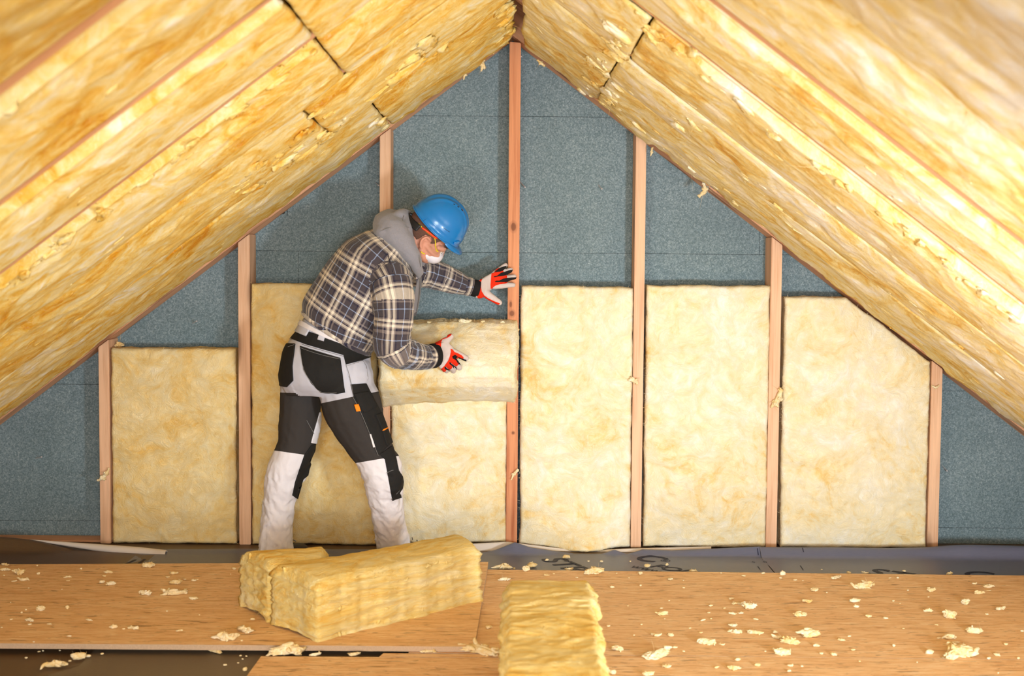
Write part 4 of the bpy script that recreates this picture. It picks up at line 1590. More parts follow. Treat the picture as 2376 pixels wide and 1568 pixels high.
def patch(name, poly, bv, mat, parent, thick=0.003, cell=3.0, sink=0.002, smooth=2, label=None):
    """cloth or leather piece sewn on a surface: outline given by its corners, filled finely, laid on the surface and thickened"""
    mid = (sum(q[0] for q in poly) / len(poly), sum(q[1] for q in poly) / len(poly))
    bm = bmesh.new()
    dense = []
    for a, b in zip(poly, poly[1:] + poly[:1]):
        k = max(1, int(math.dist(a, b) / cell))
        for i in range(k):
            t = i / k
            dense.append((a[0] + (b[0] - a[0]) * t, a[1] + (b[1] - a[1]) * t))
    vs = [bm.verts.new((x, -y, 0)) for x, y in dense]
    f = bm.faces.new(vs)
    # slice into a fine grid, then lay on the surface
    xs, ys = [q[0] for q in dense], [q[1] for q in dense]
    g = min(xs) + cell
    while g < max(xs):
        bmesh.ops.bisect_plane(bm, geom=list(bm.verts) + list(bm.edges) + list(bm.faces), plane_co=(g, 0, 0), plane_no=(1, 0, 0))
        g += cell
    g = min(ys) + cell
    while g < max(ys):
        bmesh.ops.bisect_plane(bm, geom=list(bm.verts) + list(bm.edges) + list(bm.faces), plane_co=(0, -g, 0), plane_no=(0, 1, 0))
        g += cell
    bm.verts.index_update()
    loc = np.zeros((len(bm.verts), 3))
    nor = np.zeros((len(bm.verts), 3))
    for i, v in enumerate(bm.verts):
        l, n = hit(bv, v.co.x, -v.co.y, mid)
        loc[i], nor[i] = l, n
    nb = [[e.other_vert(v).index for e in v.link_edges] for v in bm.verts]
    for _ in range(smooth):
        nor = np.array([nor[i] + sum(nor[j] for j in nb[i]) for i in range(len(nor))])
        nor /= np.linalg.norm(nor, axis=1)[:, None]
    for i, v in enumerate(bm.verts):
        v.co = Vector(loc[i] + nor[i] * thick)
    top = list(bm.faces)
    bm.normal_update()
    me = bpy.data.meshes.new(name)
    # make thickness by hand: bottom copy + walls
    V = [v.co.copy() for v in bm.verts]
    n = len(V)
    Bt = [Vector(loc[i] - nor[i] * sink) for i in range(n)]
    F = [tuple(v.index for v in f.verts) for f in top]
    F2 = [tuple(i + n for i in reversed(f)) for f in F]
    W = []
    for e in bm.edges:
        if len(e.link_faces) == 1:
            a, b = e.verts[0].index, e.verts[1].index
            W.append((a, b, b + n, a + n))
    bm.free()
    me = mesh(name, V + Bt, F + F2 + W)
    b2 = bmesh.new()
    b2.from_mesh(me)
    bmesh.ops.recalc_face_normals(b2, faces=b2.faces)
    b2.to_mesh(me)
    b2.free()
    o = put(name, me, [mat], parent)
    if label:
        o['label'] = label
    return o


def tube_mesh(name, pts, rad, mat, parent, n=8, sub=3):
    b = Blob()
    b.tube([(p, rad if isinstance(rad, (int, float)) else rad[i]) for i, p in enumerate(pts)], n, sub)
    return put(name, b.plain(name), [mat], parent)


def seam(name, pts, bv, rad, mat, parent, off=0.001):
    return tube_mesh(name, [hit(bv, *p)[0] + hit(bv, *p)[1] * off for p in pts], rad, mat, parent, 6, 3)


TZ = lambda *pp: [tz(*q) for q in pp]
belt = patch('waistband', TZ((298, 172), (308, 120), (345, 90), (430, 135), (620, 200), (690, 235), (815, 268), (812, 292), (760, 312), (655, 340), (640, 280), (520, 247), (400, 212)), bv_tr, M['black_cloth'], trousers, 0.003)
pk1 = patch('back_pocket', TZ((370, 225), (620, 300), (636, 420), (652, 515), (600, 525), (500, 512), (440, 455), (392, 372)), bv_tr, M['black_cloth'], trousers, 0.005)
pk2 = patch('back_pocket', TZ((272, 208), (340, 210), (322, 350), (327, 440), (290, 478), (242, 472), (233, 425)), bv_tr, M['black_cloth'], trousers, 0.005)
sp = patch('thigh_pocket', TZ((685, 465), (780, 460), (820, 540), (868, 632), (900, 720), (938, 832), (905, 862), (858, 912), (800, 765), (742, 622), (703, 542)), bv_tr, M['black_cloth'], trousers, 0.006)
patch('pocket_flap', TZ((705, 525), (790, 512), (845, 600), (770, 645), (735, 590)), bv_tr, M['black_cloth'], sp, 0.011)
patch('tool_pocket', TZ((835, 655), (872, 640), (938, 832), (905, 850), (880, 760)), bv_tr, M['black_cloth'], sp, 0.011)
patch('tag', TZ((707, 592), (733, 588), (746, 628), (720, 633)), bv_tr, M['orange_tag'], sp, 0.013, label='orange tab')
patch('trim_loop', TZ((876, 748), (903, 737), (905, 744), (878, 757)), bv_tr, M['orange_tag'], sp, 0.014, label='orange loop')
patch('hook_strip', TZ((803, 775), (812, 775), (838, 855), (826, 858)), bv_tr, M['white_cloth'], sp, 0.009, label='white strip')
kp = patch('knee_pad', TZ((866, 902), (940, 850), (968, 925), (985, 1005), (1006, 1040), (1014, 1080), (1006, 1118), (990, 1140), (1000, 1172), (946, 1190), (922, 1050), (900, 935)), bv_tr, M['black_cloth'], trousers, 0.006)
kp2 = patch('knee_pad', TZ((440, 842), (462, 838), (455, 900), (420, 1000), (414, 1032), (384, 1060), (362, 1120), (356, 1186), (319, 1160), (335, 1080), (362, 1000), (395, 905)), bv_tr, M['black_cloth'], trousers, 0.006)
patch('front_panel', TZ((490, 640), (505, 628), (493, 740), (470, 836), (437, 830), (455, 760)), bv_tr, M['white_cloth'], trousers, 0.004, label='white front panel')
patch('belt_loop', TZ((352, 92), (378, 96), (433, 122), (408, 165), (332, 132)), bv_tr, M['grey_cloth'], belt, 0.009, label='pale wide loop')
patch('belt_loop', TZ((492, 150), (528, 160), (518, 195), (480, 185)), bv_tr, M['grey_cloth'], belt, 0.009, label='pale narrow loop')
hp = patch('hip_panel', TZ((655, 350), (760, 315), (782, 350), (795, 430), (780, 452), (690, 462), (665, 400)), bv_tr, M['grey_cloth'], trousers, 0.003, label='pale creased panel')
for a in (((372, 236), (430, 258), (520, 285), (618, 308)), ((375, 250), (395, 372), (442, 448), (500, 505), (600, 518)), ((308, 182), (400, 222), (520, 257), (636, 290)), ((272, 216), (338, 218)), ((655, 345), (672, 400), (690, 470), (703, 540))):
    seam('stitching', TZ(*a), bv_tr, 0.0011, M['stitch'], trousers, 0.006)
for a in (((700, 545), (742, 625), (800, 765), (858, 908)), ((985, 1003), (945, 1005), (912, 1015)), ((940, 1180), (985, 1128)), ((408, 690), (450, 770)), ((320, 1160), (352, 1118))):
    seam('stitching', TZ(*a), bv_tr, 0.0012, M['stitch'], trousers, 0.006)
# hem rings
for L in (BL, BR):
    p, r = L[-1]
    ring = Blob()
    ring.tube([(p + Vector((r * 1.0 * math.cos(a), r * 1.0 * math.sin(a), -0.004)), 0.006) for a in np.linspace(0, 2 * math.pi, 22)], 8, 2)
    put('hem', ring.plain('hem'), [M['white_cloth']], trousers)


# ---------- shoes
def shoe(ankle, heading, name='shoe'):
    a = Vector((ankle.x, ankle.y, ZF + 0.0055))
    f = Vector((math.cos(heading), math.sin(heading), 0))
    s = Vector((-f.y, f.x, 0))
    zf = 0.02
    b = Blob()
    st = []
    for t, w, h in ((-0.062, 0.030, 0.05), (-0.045, 0.036, 0.085), (-0.01, 0.040, 0.10), (0.04, 0.040, 0.07), (0.08, 0.045, 0.05), (0.12, 0.045, 0.042), (0.155, 0.034, 0.034), (0.17, 0.018, 0.022)):
        st.append((a + f * t + Vector((0, 0, zf + h / 2)), s * w, Vector((0, 0, h / 2))))
    b.loft(st, 24, 3, 2.6)
    b.tube([(a + Vector((0, 0, 0.08)), 0.043), (a + Vector((0, 0, 0.13)), 0.043)])
    me = b.skin(name, 0.006, 3)
    o = put(name, me, [M['shoe']], person)
    so = Blob()
    so.loft([(a + f * t + Vector((0, 0, 0.012)), s * w, Vector((0, 0, 0.012))) for t, w in ((-0.068, 0.030), (-0.045, 0.039), (0.0, 0.040), (0.05, 0.042), (0.09, 0.048), (0.13, 0.047), (0.16, 0.036), (0.177, 0.02))], 24, 3, 5.0)
    put('sole', so.plain('sole'), [M['sole']], o)
    for k in range(4):
        q = a + f * (0.03 + 0.022 * k) + Vector((0, 0, zf + 0.092 - 0.012 * k))
        tube_mesh('lace', [q - s * 0.022, q + Vector((0, 0, 0.004)), q + s * 0.022], 0.0022, M['stitch'], o)
    return o


ZSH = 0.021
sl = shoe(Vector(BL[-1][0]) + Vector((0, 0, 0)), math.radians(50))
sr = shoe(Vector(BR[-1][0]) + Vector((0, 0, 0)), math.radians(8))


# ---------- jacket
tor = [S(781, 773, 5.62, 92, -33, 0.165), S(790, 752, 5.62, 101, -32, 0.178), S(808, 725, 5.62, 105, -29, 0.185), S(834, 686, 5.62, 106, -30, 0.19), S(858, 650, 5.62, 103, -33, 0.20), S(878, 615, 5.62, 93, -38, 0.205), S(902, 588, 5.625, 76, -42, 0.185), S(922, 568, 5.63, 54, -46, 0.12), S(934, 556, 5.63, 40, -46, 0.08)]
armR = [(893, 628, 5.53, 47), (905, 652, 5.47, 50), (913, 690, 5.445, 49), (914, 730, 5.44, 46), (911, 765, 5.44, 44), (909, 795, 5.445, 43), (918, 812, 5.455, 41), (940, 820, 5.50, 37), (965, 826, 5.56, 33), (979, 828, 5.60, 30), (989, 828, 5.625, 27)]
armL = [(940, 618, 5.76, 42), (965, 628, 5.80, 38), (995, 634, 5.83, 33), (1025, 643, 5.85, 31), (1052, 653, 5.865, 28), (1071, 660, 5.878, 24), (1086, 664.5, 5.885, 20)]
AR = [(P(a, b, Y), r * PXM(Y)) for a, b, Y, r in armR]
AL = [(P(a, b, Y), r * PXM(Y)) for a, b, Y, r in armL]
jk = Blob()
jk.loft(tor)
jk.tube(AR)
jk.tube(AL)
jk.ball(P(868, 600, 5.60), [(0.09, 0, -0.07), (0, 0.19, 0), (0.07, 0, 0.09)])
me_j = jk.skin('jacket', 0.0065, 4)
TB_ = [(s[0], 0.19) for s in tor]
bj = Bones([TB_, [(p, r) for p, r in AR], [(p, r) for p, r in AL]])
co, no = coords(me_j), normals(me_j)
wh, tt, an, ds = bj.query(co)
arm = (wh > 0).astype(float)
foldA = ridged(np.stack([tt * 19 + 0.9 * np.cos(an), np.cos(an) * 1.0, np.sin(an) * 1.0 + wh * 9], 1), 3) - 0.45
foldT = fbm(np.stack([co[:, 0] * 7 + co[:, 2] * 6, co[:, 1] * 6, co[:, 2] * 7 - co[:, 0] * 5], 1), 4)
elbow = np.exp(-((tt - 0.36) / 0.14) ** 2) * (wh == 1) + np.exp(-((tt - 0.17) / 0.10) ** 2) * (wh == 2)
amp = arm * (0.0035 + 0.008 * elbow)
co = co + no * (amp * foldA + (1 - arm) * 0.007 * foldT)[:, None]
setco(me_j, co)
# cloth coordinates: along the limb and round it, in metres
nf = len(me_j.polygons)
cen = np.empty(nf * 3, np.float32)
me_j.polygons.foreach_get('center', cen)
cen = cen.reshape(-1, 3).astype(float)
fw, ft, fa, fd = bj.query(cen)
vidx = np.empty(len(me_j.loops), np.int32)
me_j.loops.foreach_get('vertex_index', vidx)
lt = np.empty(nf, np.int32)
me_j.polygons.foreach_get('loop_total', lt)
lf = np.repeat(np.arange(nf), lt)
RAD = [0.185, 0.082, 0.058]
uv = np.zeros((len(vidx), 2))
for k in range(3):
    sub = Bones([[TB_, [(p, r) for p, r in AR], [(p, r) for p, r in AL]][k]])
    m = fw[lf] == k
    _w, t_, a_, _d = sub.query(co[vidx[m]])
    _w, _t, fa_, _d = sub.query(cen[lf[m]])
    a_ = a_ + 2 * math.pi * np.round((fa_ - a_) / (2 * math.pi))
    uv[m, 0] = a_ * RAD[k] + 0.31 * k + (0.10 * t_ if k == 0 else 0)
    uv[m, 1] = t_ * (1.0 if k else 1.0) + 0.17 * k
lay = me_j.uv_layers.new(name='cloth')
lay.data.foreach_set('uv', uv.astype(np.float32).ravel())
bv_j = BVHTree.FromPolygons([Vector(c) for c in co], [tuple(p.vertices) for p in me_j.polygons])
jacket = put('jacket', me_j, [M['plaid']], person)
jz = lambda x, y: (640 + x / 3.2667, 420 + y / 3.2667)
JZ = lambda *pp: [jz(*q) for q in pp]
# armhole and yoke seams
seam('seam', JZ((735, 1000), (738, 860), (742, 770), (800, 730), (880, 705), (905, 712)), bv_j, 0.0016, M['ink'], jacket, 0.0005)
seam('seam', JZ((815, 450), (850, 560), (885, 690)), bv_j, 0.0016, M['ink'], jacket, 0.0005)
# open front edge hanging past the sleeve, with its zip pull
fv = [P(*jz(*q), Y) for q, Y in (((1060, 690), 5.66), ((1100, 680), 5.70), ((1108, 760), 5.71), ((1075, 985), 5.66), ((1060, 1022), 5.62), ((1025, 1015), 5.60), ((1040, 900), 5.62), ((1065, 790), 5.64))]
bm = bmesh.new()
vv = [bm.verts.new(p) for p in fv]
f = bm.faces.new(vv)
r = bmesh.ops.solidify(bm, geom=[f], thickness=0.008)
bmesh.ops.recalc_face_normals(bm, faces=bm.faces)
me = bpy.data.meshes.new('front_flap')
bm.to_mesh(me)
bm.free()
o = put('front_flap', me, [M['hood']], jacket, smooth=False)
o['label'] = 'grey lining edge of the open front'
tube_mesh('zip_pull', [P(*jz(1063, 690), 5.645), P(*jz(1066, 712), 5.645), P(*jz(1068, 735), 5.645)], 0.004, M['glove_leather'], o)
tube_mesh('drawcord', [P(*jz(1100, 690), 5.665), P(*jz(1098, 780), 5.668), P(*jz(1090, 880), 5.66), P(*jz(1070, 985), 5.645)], 0.0028, M['stitch'], o)
# cuffs
for L, nm in ((AR, 'cuff'), (AL, 'cuff')):
    p, r = Vector(L[-1][0]), L[-1][1]
    d = (Vector(L[-1][0]) - Vector(L[-2][0])).normalized()
    b = Blob()
    a_ = d.cross(Vector((0, -1, 0))).normalized()
    b_ = d.cross(a_)
    b.loft([(p + d * t, a_ * r * k, b_ * r * k) for t, k in ((-0.030, 1.02), (-0.012, 1.08), (0.006, 1.09), (0.018, 1.04))], 28, 4)
    me = b.plain('cuff')
    c_ = coords(me)
    s_ = (c_ - np.array(p)) @ np.array(d)
    lay = me.uv_layers.new(name='cloth')
    vi = np.empty(len(me.loops), np.int32)
    me.loops.foreach_get('vertex_index', vi)
    lay.data.foreach_set('uv', np.stack([c_[vi, 2] * 1.0, s_[vi] + 0.06], 1).astype(np.float32).ravel())
    put('cuff', me, [M['plaid']], jacket)
# hem band
_, hemA, hemB = tor[0]
hc = tor[0][0]
b = Blob()
b.tube([(hc + hemA * 0.985 * math.cos(a) + hemB * 0.985 * math.sin(a), 0.010) for a in np.linspace(0, 2 * math.pi, 34)], 10, 2)
me = b.plain('hem_band')
c_ = coords(me)
lay = me.uv_layers.new(name='cloth')
vi = np.empty(len(me.loops), np.int32)
me.loops.foreach_get('vertex_index', vi)
lay.data.foreach_set('uv', np.stack([c_[vi, 0] * 0.9 - c_[vi, 1] * 0.6, c_[vi, 2] * 0.3], 1).astype(np.float32).ravel())
put('hem_band', me, [M['plaid']], jacket)
# shirt tail showing under the hem
tz_tail = TZ((340, 80), (372, 60), (470, 118), (560, 160), (620, 196), (612, 206), (520, 172), (430, 128))
patch('shirt_tail', tz_tail, bv_tr, M['white_cloth'], trousers, 0.012, label='white shirt edge under the jacket hem')

# ---------- hood of the grey hoodie
hd = Blob()
hp_ = [(P(972, 632, 5.60), 0.018), (P(963, 606, 5.545), 0.030), (P(948, 580, 5.52), 0.042), (P(930, 556, 5.515), 0.050), (P(912, 536, 5.53), 0.060), (P(897, 522, 5.58), 0.060), (P(905, 514, 5.66), 0.055), (P(930, 515, 5.73), 0.05), (P(955, 535, 5.77), 0.045), (P(968, 570, 5.77), 0.04), (P(974, 605, 5.74), 0.03)]
hd.tube(hp_, 20, 4)
hd.tube([(P(903, 520, 5.55), 0.030), (P(925, 503, 5.57), 0.030), (P(941, 498, 5.62), 0.026), (P(950, 510, 5.66), 0.024)], 16, 4)
hd.tube([(P(941, 500, 5.60), 0.020), (P(943, 520, 5.55), 0.020), (P(948, 548, 5.525), 0.021), (P(958, 580, 5.53), 0.022), (P(967, 610, 5.57), 0.020), (P(972, 640, 5.63), 0.013)], 16, 4)
hd.ball(P(897, 538, 5.585), [(0.055, 0, -0.02), (0, 0.11, 0), (0.02, 0, 0.048)])
me_h = hd.skin('hood', 0.005, 6)
co, no = coords(me_h), normals(me_h)
co = co + no * (0.008 * fbm(np.stack([co[:, 0] * 16 + co[:, 2] * 10, co[:, 1] * 12, co[:, 2] * 16], 1), 3))[:, None]
setco(me_h, co)
bv_h = BVHTree.FromPolygons([Vector(c) for c in co], [tuple(p.vertices) for p in me_h.polygons])
hood = put('hood', me_h, [M['hood']], person)
seam('seam', JZ((985, 225), (960, 300), (985, 345), (1010, 350)), bv_h, 0.0013, M['stitch'], hood, 0.0)
seam('seam', JZ((790, 380), (870, 350), (985, 345)), bv_h, 0.0013, M['stitch'], hood, 0.0)
seam('seam', JZ((1010, 350), (1060, 450), (1085, 560), (1098, 650)), bv_h, 0.0013, M['stitch'], hood, 0.0)

# ---------- head
YAW = math.radians(16)
fi = Vector((0.775, 0, -0.632))
HF = Vector((fi.x * math.cos(YAW), math.sin(YAW), fi.z * math.cos(YAW))).normalized()
ui = Vector((0.632, -0.16, 0.775))
HU = (ui - HF * ui.dot(HF)).normalized()
HL = HU.cross(HF).normalized()
HC = P(985, 555, 5.62)


def H(f, l, u):
    return HC + HF * f + HL * l + HU * u


ax = lambda a, b, c: [HF * a, HL * b, HU * c]
bd = Blob()
bd.ball(H(-0.012, 0, 0.045), ax(0.098, 0.076, 0.095))
bd.ball(H(0.03, 0, -0.005), ax(0.070, 0.066, 0.085))
bd.ball(H(0.035, 0, -0.042), ax(0.052, 0.050, 0.046))
bd.ball(H(0.060, 0, -0.062), ax(0.024, 0.028, 0.020))
bd.tube([(H(0.090, 0, 0.018), 0.012), (H(0.102, 0, -0.008), 0.012), (H(0.104, 0, -0.020), 0.014)])
for s in (-1, 1):
    bd.tube([(H(0.080, s * 0.012, 0.030), 0.015), (H(0.078, s * 0.045, 0.028), 0.014), (H(0.055, s * 0.064, 0.022), 0.010)])
    bd.tube([(H(0.076, s * 0.036, -0.014), 0.018), (H(0.045, s * 0.058, -0.010), 0.014), (H(0.01, s * 0.066, -0.004), 0.012)])
    bd.tube([(H(0.055, s * 0.02, -0.062), 0.015), (H(0.03, s * 0.046, -0.055), 0.018), (H(0.005, s * 0.060, -0.030), 0.016)])
    bd.tube([(H(0.084, s * 0.014, -0.048), 0.009), (H(0.086, 0, -0.046), 0.010)])
NB = P(935, 572, 5.63)
bd.tube([(H(-0.035, 0, -0.02), 0.062), (H(-0.06, 0, -0.07), 0.061), (NB, 0.066)])
for s in (-1, 1):                                     # ears: rim, bowl and lobe
    E = lambda f, u, o=0.0: H(f * 0.88 - 0.002, s * (0.073 + o), u * 0.84)
    bd.tube([(E(0.010, 0.022, -0.004), 0.0055), (E(0.004, 0.034, 0.008), 0.006), (E(-0.014, 0.036, 0.014), 0.006), (E(-0.026, 0.022, 0.016), 0.006), (E(-0.026, 0.002, 0.013), 0.006), (E(-0.016, -0.016, 0.008), 0.006), (E(-0.004, -0.026, 0.002), 0.0075), (E(0.003, -0.022, -0.003), 0.006)], 10, 3)
    bd.tube([(E(0.0, 0.018, -0.001), 0.004), (E(-0.014, 0.016, 0.006), 0.004), (E(-0.016, 0.0, 0.006), 0.004), (E(-0.006, -0.012, 0.001), 0.004)], 8, 3)
    bd.ball(E(-0.010, 0.004, -0.003), ax(0.017, 0.006, 0.027))
    bd.tube([(E(0.007, 0.006, -0.004), 0.005), (E(0.006, -0.004, -0.003), 0.006)], 8, 3)
# the torso, arms and legs under the clothes, one skin with the head
hipc = P(765, 850, 5.61)
bd.tube([(NB, 0.066), (P(900, 600, 5.63), 0.12), (P(850, 665, 5.62), 0.14), (P(800, 750, 5.62), 0.135), (hipc, 0.14)])
inner = lambda L, k: [(Vector(p), r * k) for p, r in L]
bd.tube(inner(AR, 0.72))
bd.tube(inner(AL, 0.72))
bd.tube(inner(BL, 0.70) + [(Vector(BL[-1][0]) + Vector((0, 0, -0.015)), 0.035)])
bd.tube(inner(BR, 0.70) + [(Vector(BR[-1][0]) + Vector((0, 0, -0.015)), 0.035)])
me_b = bd.skin('body', 0.0040, 3)
bv_b = BVHTree.FromPolygons([v.co.copy() for v in me_b.vertices], [tuple(p.vertices) for p in me_b.polygons])
body = put('body', me_b, [M['skin']], person)
for s in (-1, 1):
    e = Blob()
    e.ball(H(0.078, s * 0.031, 0.006), ax(0.012, 0.012, 0.012))
    eo = put('eye', e.plain('eye'), [M['eye']], body)
    e = Blob()
    e.ball(H(0.0875, s * 0.0315, 0.004), ax(0.004, 0.0055, 0.0055))
    put('iris', e.plain('iris'), [M['black_plastic']], eo)
    tube_mesh('eyebrow', [H(0.094, s * 0.014, 0.034), H(0.093, s * 0.034, 0.040), H(0.074, s * 0.055, 0.034)], 0.0045, M['hair'], body)

# cropped hair: skull cap with the back and side kept
hb = Blob()
n_, m_ = 150, 100
vs, fs = [], []
grid = {}
for i in range(m_):
    la = -0.75 + (1.45 + 0.75) * i / (m_ - 1)
    for k in range(n_):
        a = 2 * math.pi * k / n_
        d = Vector((math.cos(a) * math.cos(la), math.sin(a) * math.cos(la), math.sin(la)))
        q = H(-0.012 + 0.100 * d.x, 0.0785 * d.y, 0.045 + 0.097 * d.z)
        grid[i, k] = (len(vs), -0.012 + 0.100 * d.x, 0.045 + 0.097 * d.z, 0.0785 * d.y)
        f_, u_ = -0.012 + 0.100 * d.x, 0.045 + 0.097 * d.z
        lim = float(np.interp(f_, [-0.12, -0.055, -0.036, -0.028, 0.0, 0.010, 0.016, 0.028, 0.040, 0.06], [-0.045, -0.040, -0.010, 0.030, 0.038, 0.026, 0.012, 0.020, 0.040, 0.060]))
        dip = min(1.0, max(0.0, (lim + 0.003 - u_) / 0.006))       # the hairline sinks under the skin
        c_h = H(-0.012, 0, 0.045)
        vs.append(c_h + (q - c_h) * (1 - 0.10 * dip) + (HF * d.x + HL * d.y + HU * d.z) * (0.0014 * random.Random(i * 97 + k).random()))
for i in range(m_ - 1):
    for k in range(n_):
        fs.append((grid[i, k][0], grid[i, (k + 1) % n_][0], grid[i + 1, (k + 1) % n_][0], grid[i + 1, k][0]))
put('hair', mesh('hair', vs, fs), [M['hair']], body)

# ---------- helmet
TLT = math.radians(2)
hf, hu = HF * math.cos(TLT) - HU * math.sin(TLT) * 1.0, HU * math.cos(TLT) + HF * math.sin(TLT)
HO = H(0.0, 0, 0.070)


def HH(f, l, u):
    return HO + hf * f + HL * l + hu * u


def dome(scale=1.0, rib=True):
    n, m = 96, 40
    vs, fs = [], []
    for i in range(m + 1):
        s = i / m
        la = s * math.pi / 2
        for k in range(n):
            a = 2 * math.pi * k / n
            cx, cy = math.cos(a), math.sin(a)
            rf, rl = 0.128, 0.108
            rad = 1 / math.sqrt((cx / rf) ** 2 + (cy / rl) ** 2)
            h = math.cos(la) ** 0.86
            z = 0.148 * math.sin(la) ** 0.98
            f, l = rad * cx * h, rad * cy * h
            bump = 0.0
            if rib and z > 0.02:
                g = abs(l)
                fade = min(1.0, max(0.0, (z - 0.05) / 0.05))
                bump += 0.005 * fade * math.exp(-((g - 0.0) / 0.016) ** 4)      # middle ridge
                bump += 0.0038 * fade * math.exp(-((g - 0.040) / 0.007) ** 4)   # side ridges
                # swept panel line on the side
                w = 0.050 + 0.30 * (f + 0.02) ** 2 * (1 if f > -0.02 else -0.2)
                bump += 0.0025 / (1 + math.exp((z - w) / 0.003))
            # flare towards the rim
            fl = (0.010 if cx > -0.3 else 0.005) * max(0.0, 1 - z / 0.022) ** 2
            q = Vector((cx, cy, 0)) * fl
            nrm = Vector((f / rf ** 2, l / rl ** 2, z / 0.148 ** 2)).normalized()
            f, l, z = f + q.x + nrm.x * bump, l + q.y + nrm.y * bump, z + nrm.z * bump
            # the rim dips over the ears and lifts at nape and brow
            dip = max(0.0, 1 - z / 0.07)
            z2 = z - 0.004 * dip * (1 - abs(cx) ** 2.0) + 0.006 * dip * (max(0, -cx) ** 3) - 0.001 * dip * max(0.0, cx) ** 2
            vs.append(HH(f * scale, l * scale, z2 * scale - (1 - scale) * 0.002))
    for i in range(m):
        for k in range(n):
            k2 = (k + 1) % n
            fs.append((i * n + k, i * n + k2, (i + 1) * n + k2, (i + 1) * n + k))
    return vs, fs, n


v1, f1, n = dome()
v2, f2, _ = dome(0.975, False)
o_ = len(v1)
fs = f1 + [tuple(i + o_ for i in reversed(q)) for q in f2]
fs += [(k, o_ + k, o_ + (k + 1) % n, (k + 1) % n) for k in range(n)]
me = mesh('helmet', v1 + v2, fs)
helmet = put('helmet', me, [M['helmet']], person)
bv_he = BVHTree.FromPolygons([Vector(q) for q in v1], f1)
# visor
vs, fs = [], []
NA, NR = 25, 8
for side in (0, 1):
    for i in range(NA):
        a = math.radians(-62 + 124 * i / (NA - 1))
        for j in range(NR):
            s = j / (NR - 1)
            cx, cy = math.cos(a), math.sin(a)
            rad = 1 / math.sqrt((cx / 0.128) ** 2 + (cy / 0.108) ** 2)
            ext = 0.031 * max(0.0, math.cos(a * 1.42)) ** 0.55
            r = rad + 0.006 + ext * s
            z = 0.007 - 0.006 * (1 - cx * cx) - 0.012 * s * (ext / 0.031) - 0.010 * s * s * abs(cy) + 0.004 * math.sin(s * math.pi) - side * 0.003
            vs.append(HH(r * cx, r * cy, z))
for i in range(NA - 1):
    for j in range(NR - 1):
        k = i * NR + j
        fs.append((k, k + NR, k + NR + 1, k + 1))
        k += NA * NR
        fs.append((k, k + 1, k + NR + 1, k + NR))
for i in range(NA - 1):
    for j in (0, NR - 1):
        k = i * NR + j
        fs.append((k, k + NR, k + NR + NA * NR, k + NA * NR))
put('visor', mesh('visor', vs, fs), [M['helmet']], helmet)
# rim roll
b = Blob()
b.tube([(v1[k % n], 0.0032) for k in range(0, n + 1, 2)], 8, 2)
put('rim', b.plain('rim'), [M['helmet']], helmet)
hz = lambda x, y: (920 + x / 7.127, 420 + y / 7.127)
for q in (((945, 372), (972, 385), (965, 397), (938, 384)), ((1010, 412), (1036, 428), (1028, 440), (1004, 424)), ((1075, 462), (1100, 485), (1092, 497), (1068, 474))):
    patch('vent', [hz(*p) for p in q], bv_he, M['black_plastic'], helmet, 0.0008, 1.0, 0.001)
seam('groove', [hz(*p) for p in ((445, 655), (470, 638), (490, 625))], bv_he, 0.0008, M['black_plastic'], helmet, -0.0002)
seam('groove', [hz(*p) for p in ((780, 775), (830, 812), (878, 842))], bv_he, 0.0010, M['black_plastic'], helmet, -0.0002)
patch('slot_boss', [hz(*p) for p in ((945, 1005), (1000, 985), (1040, 985), (1025, 1015), (985, 1030), (955, 1050), (935, 1035))], bv_he, M['helmet'], helmet, 0.006, 1.5, 0.002)
b = Blob()
b.tube([(H(0.074, -0.080, 0.072), 0.006), (H(0.072, -0.082, 0.058), 0.0055)], 10, 2)
put('lug', b.plain('lug'), [M['helmet']], helmet)
# harness band round the nape with its adjuster
b = Blob()
for dz in (0.0, -0.008, -0.016, -0.024):
    b.tube([(H(-0.014 - 0.106 * math.cos(a), 0.088 * math.sin(a), 0.052 + dz - 0.012 * math.cos(a)), 0.0055) for a in np.linspace(-1.02, 1.02, 17)], 8, 2)
band = put('headband', b.skin('headband', 0.003, 2), [M['black_plastic']], helmet)
b = Blob()
b.tube([(H(-0.114, 0, 0.046), 0.008), (H(-0.119, 0, 0.045), 0.008)], 18, 2)
put('adjuster', b.plain('adjuster'), [M['black_plastic']], band)

# ---------- mask, straps, glasses
b = Blob()
b.ball(H(0.063, 0, -0.024), ax(0.054, 0.058, 0.046))
b.ball(H(0.036, 0, -0.036), ax(0.048, 0.062, 0.038))
b.tube([(H(0.092, 0, 0.008), 0.014), (H(0.086, 0, -0.002), 0.021)])
me = b.skin('mask', 0.004, 6)
mask = put('mask', me, [M['mask']], person)
b = Blob()
b.tube([(H(0.058 + 0.058 * math.cos(a) * 0.9, 0.061 * math.sin(a) * 1.0, -0.042 + 0.0 * a - 0.045 * math.cos(a) * (1 if False else 0)), 0.002) for a in np.linspace(-2.2, 2.2, 20)], 6, 2)
seamline = b
bv_m = BVHTree.FromPolygons([v.co.copy() for v in me.vertices], [tuple(p.vertices) for p in me.polygons])
mv = np.array([(mask.matrix_world @ v.co)[:] for v in me.vertices])
bv_m = BVHTree.FromPolygons([Vector(q) for q in mv], [tuple(p.vertices) for p in me.polygons])
strap = lambda pts, bv, r, off: tube_mesh('strap', [hit(bv, *hz(*p))[0] + hit(bv, *hz(*p))[1] * off for p in pts], r, M['yellow_strap'], mask)
strap(((632, 945), (640, 1010), (652, 1080), (662, 1140)), bv_b, 0.0028, 0.003)
strap(((372, 710), (435, 775), (500, 835), (570, 888), (625, 930)), bv_b, 0.0028, 0.004)
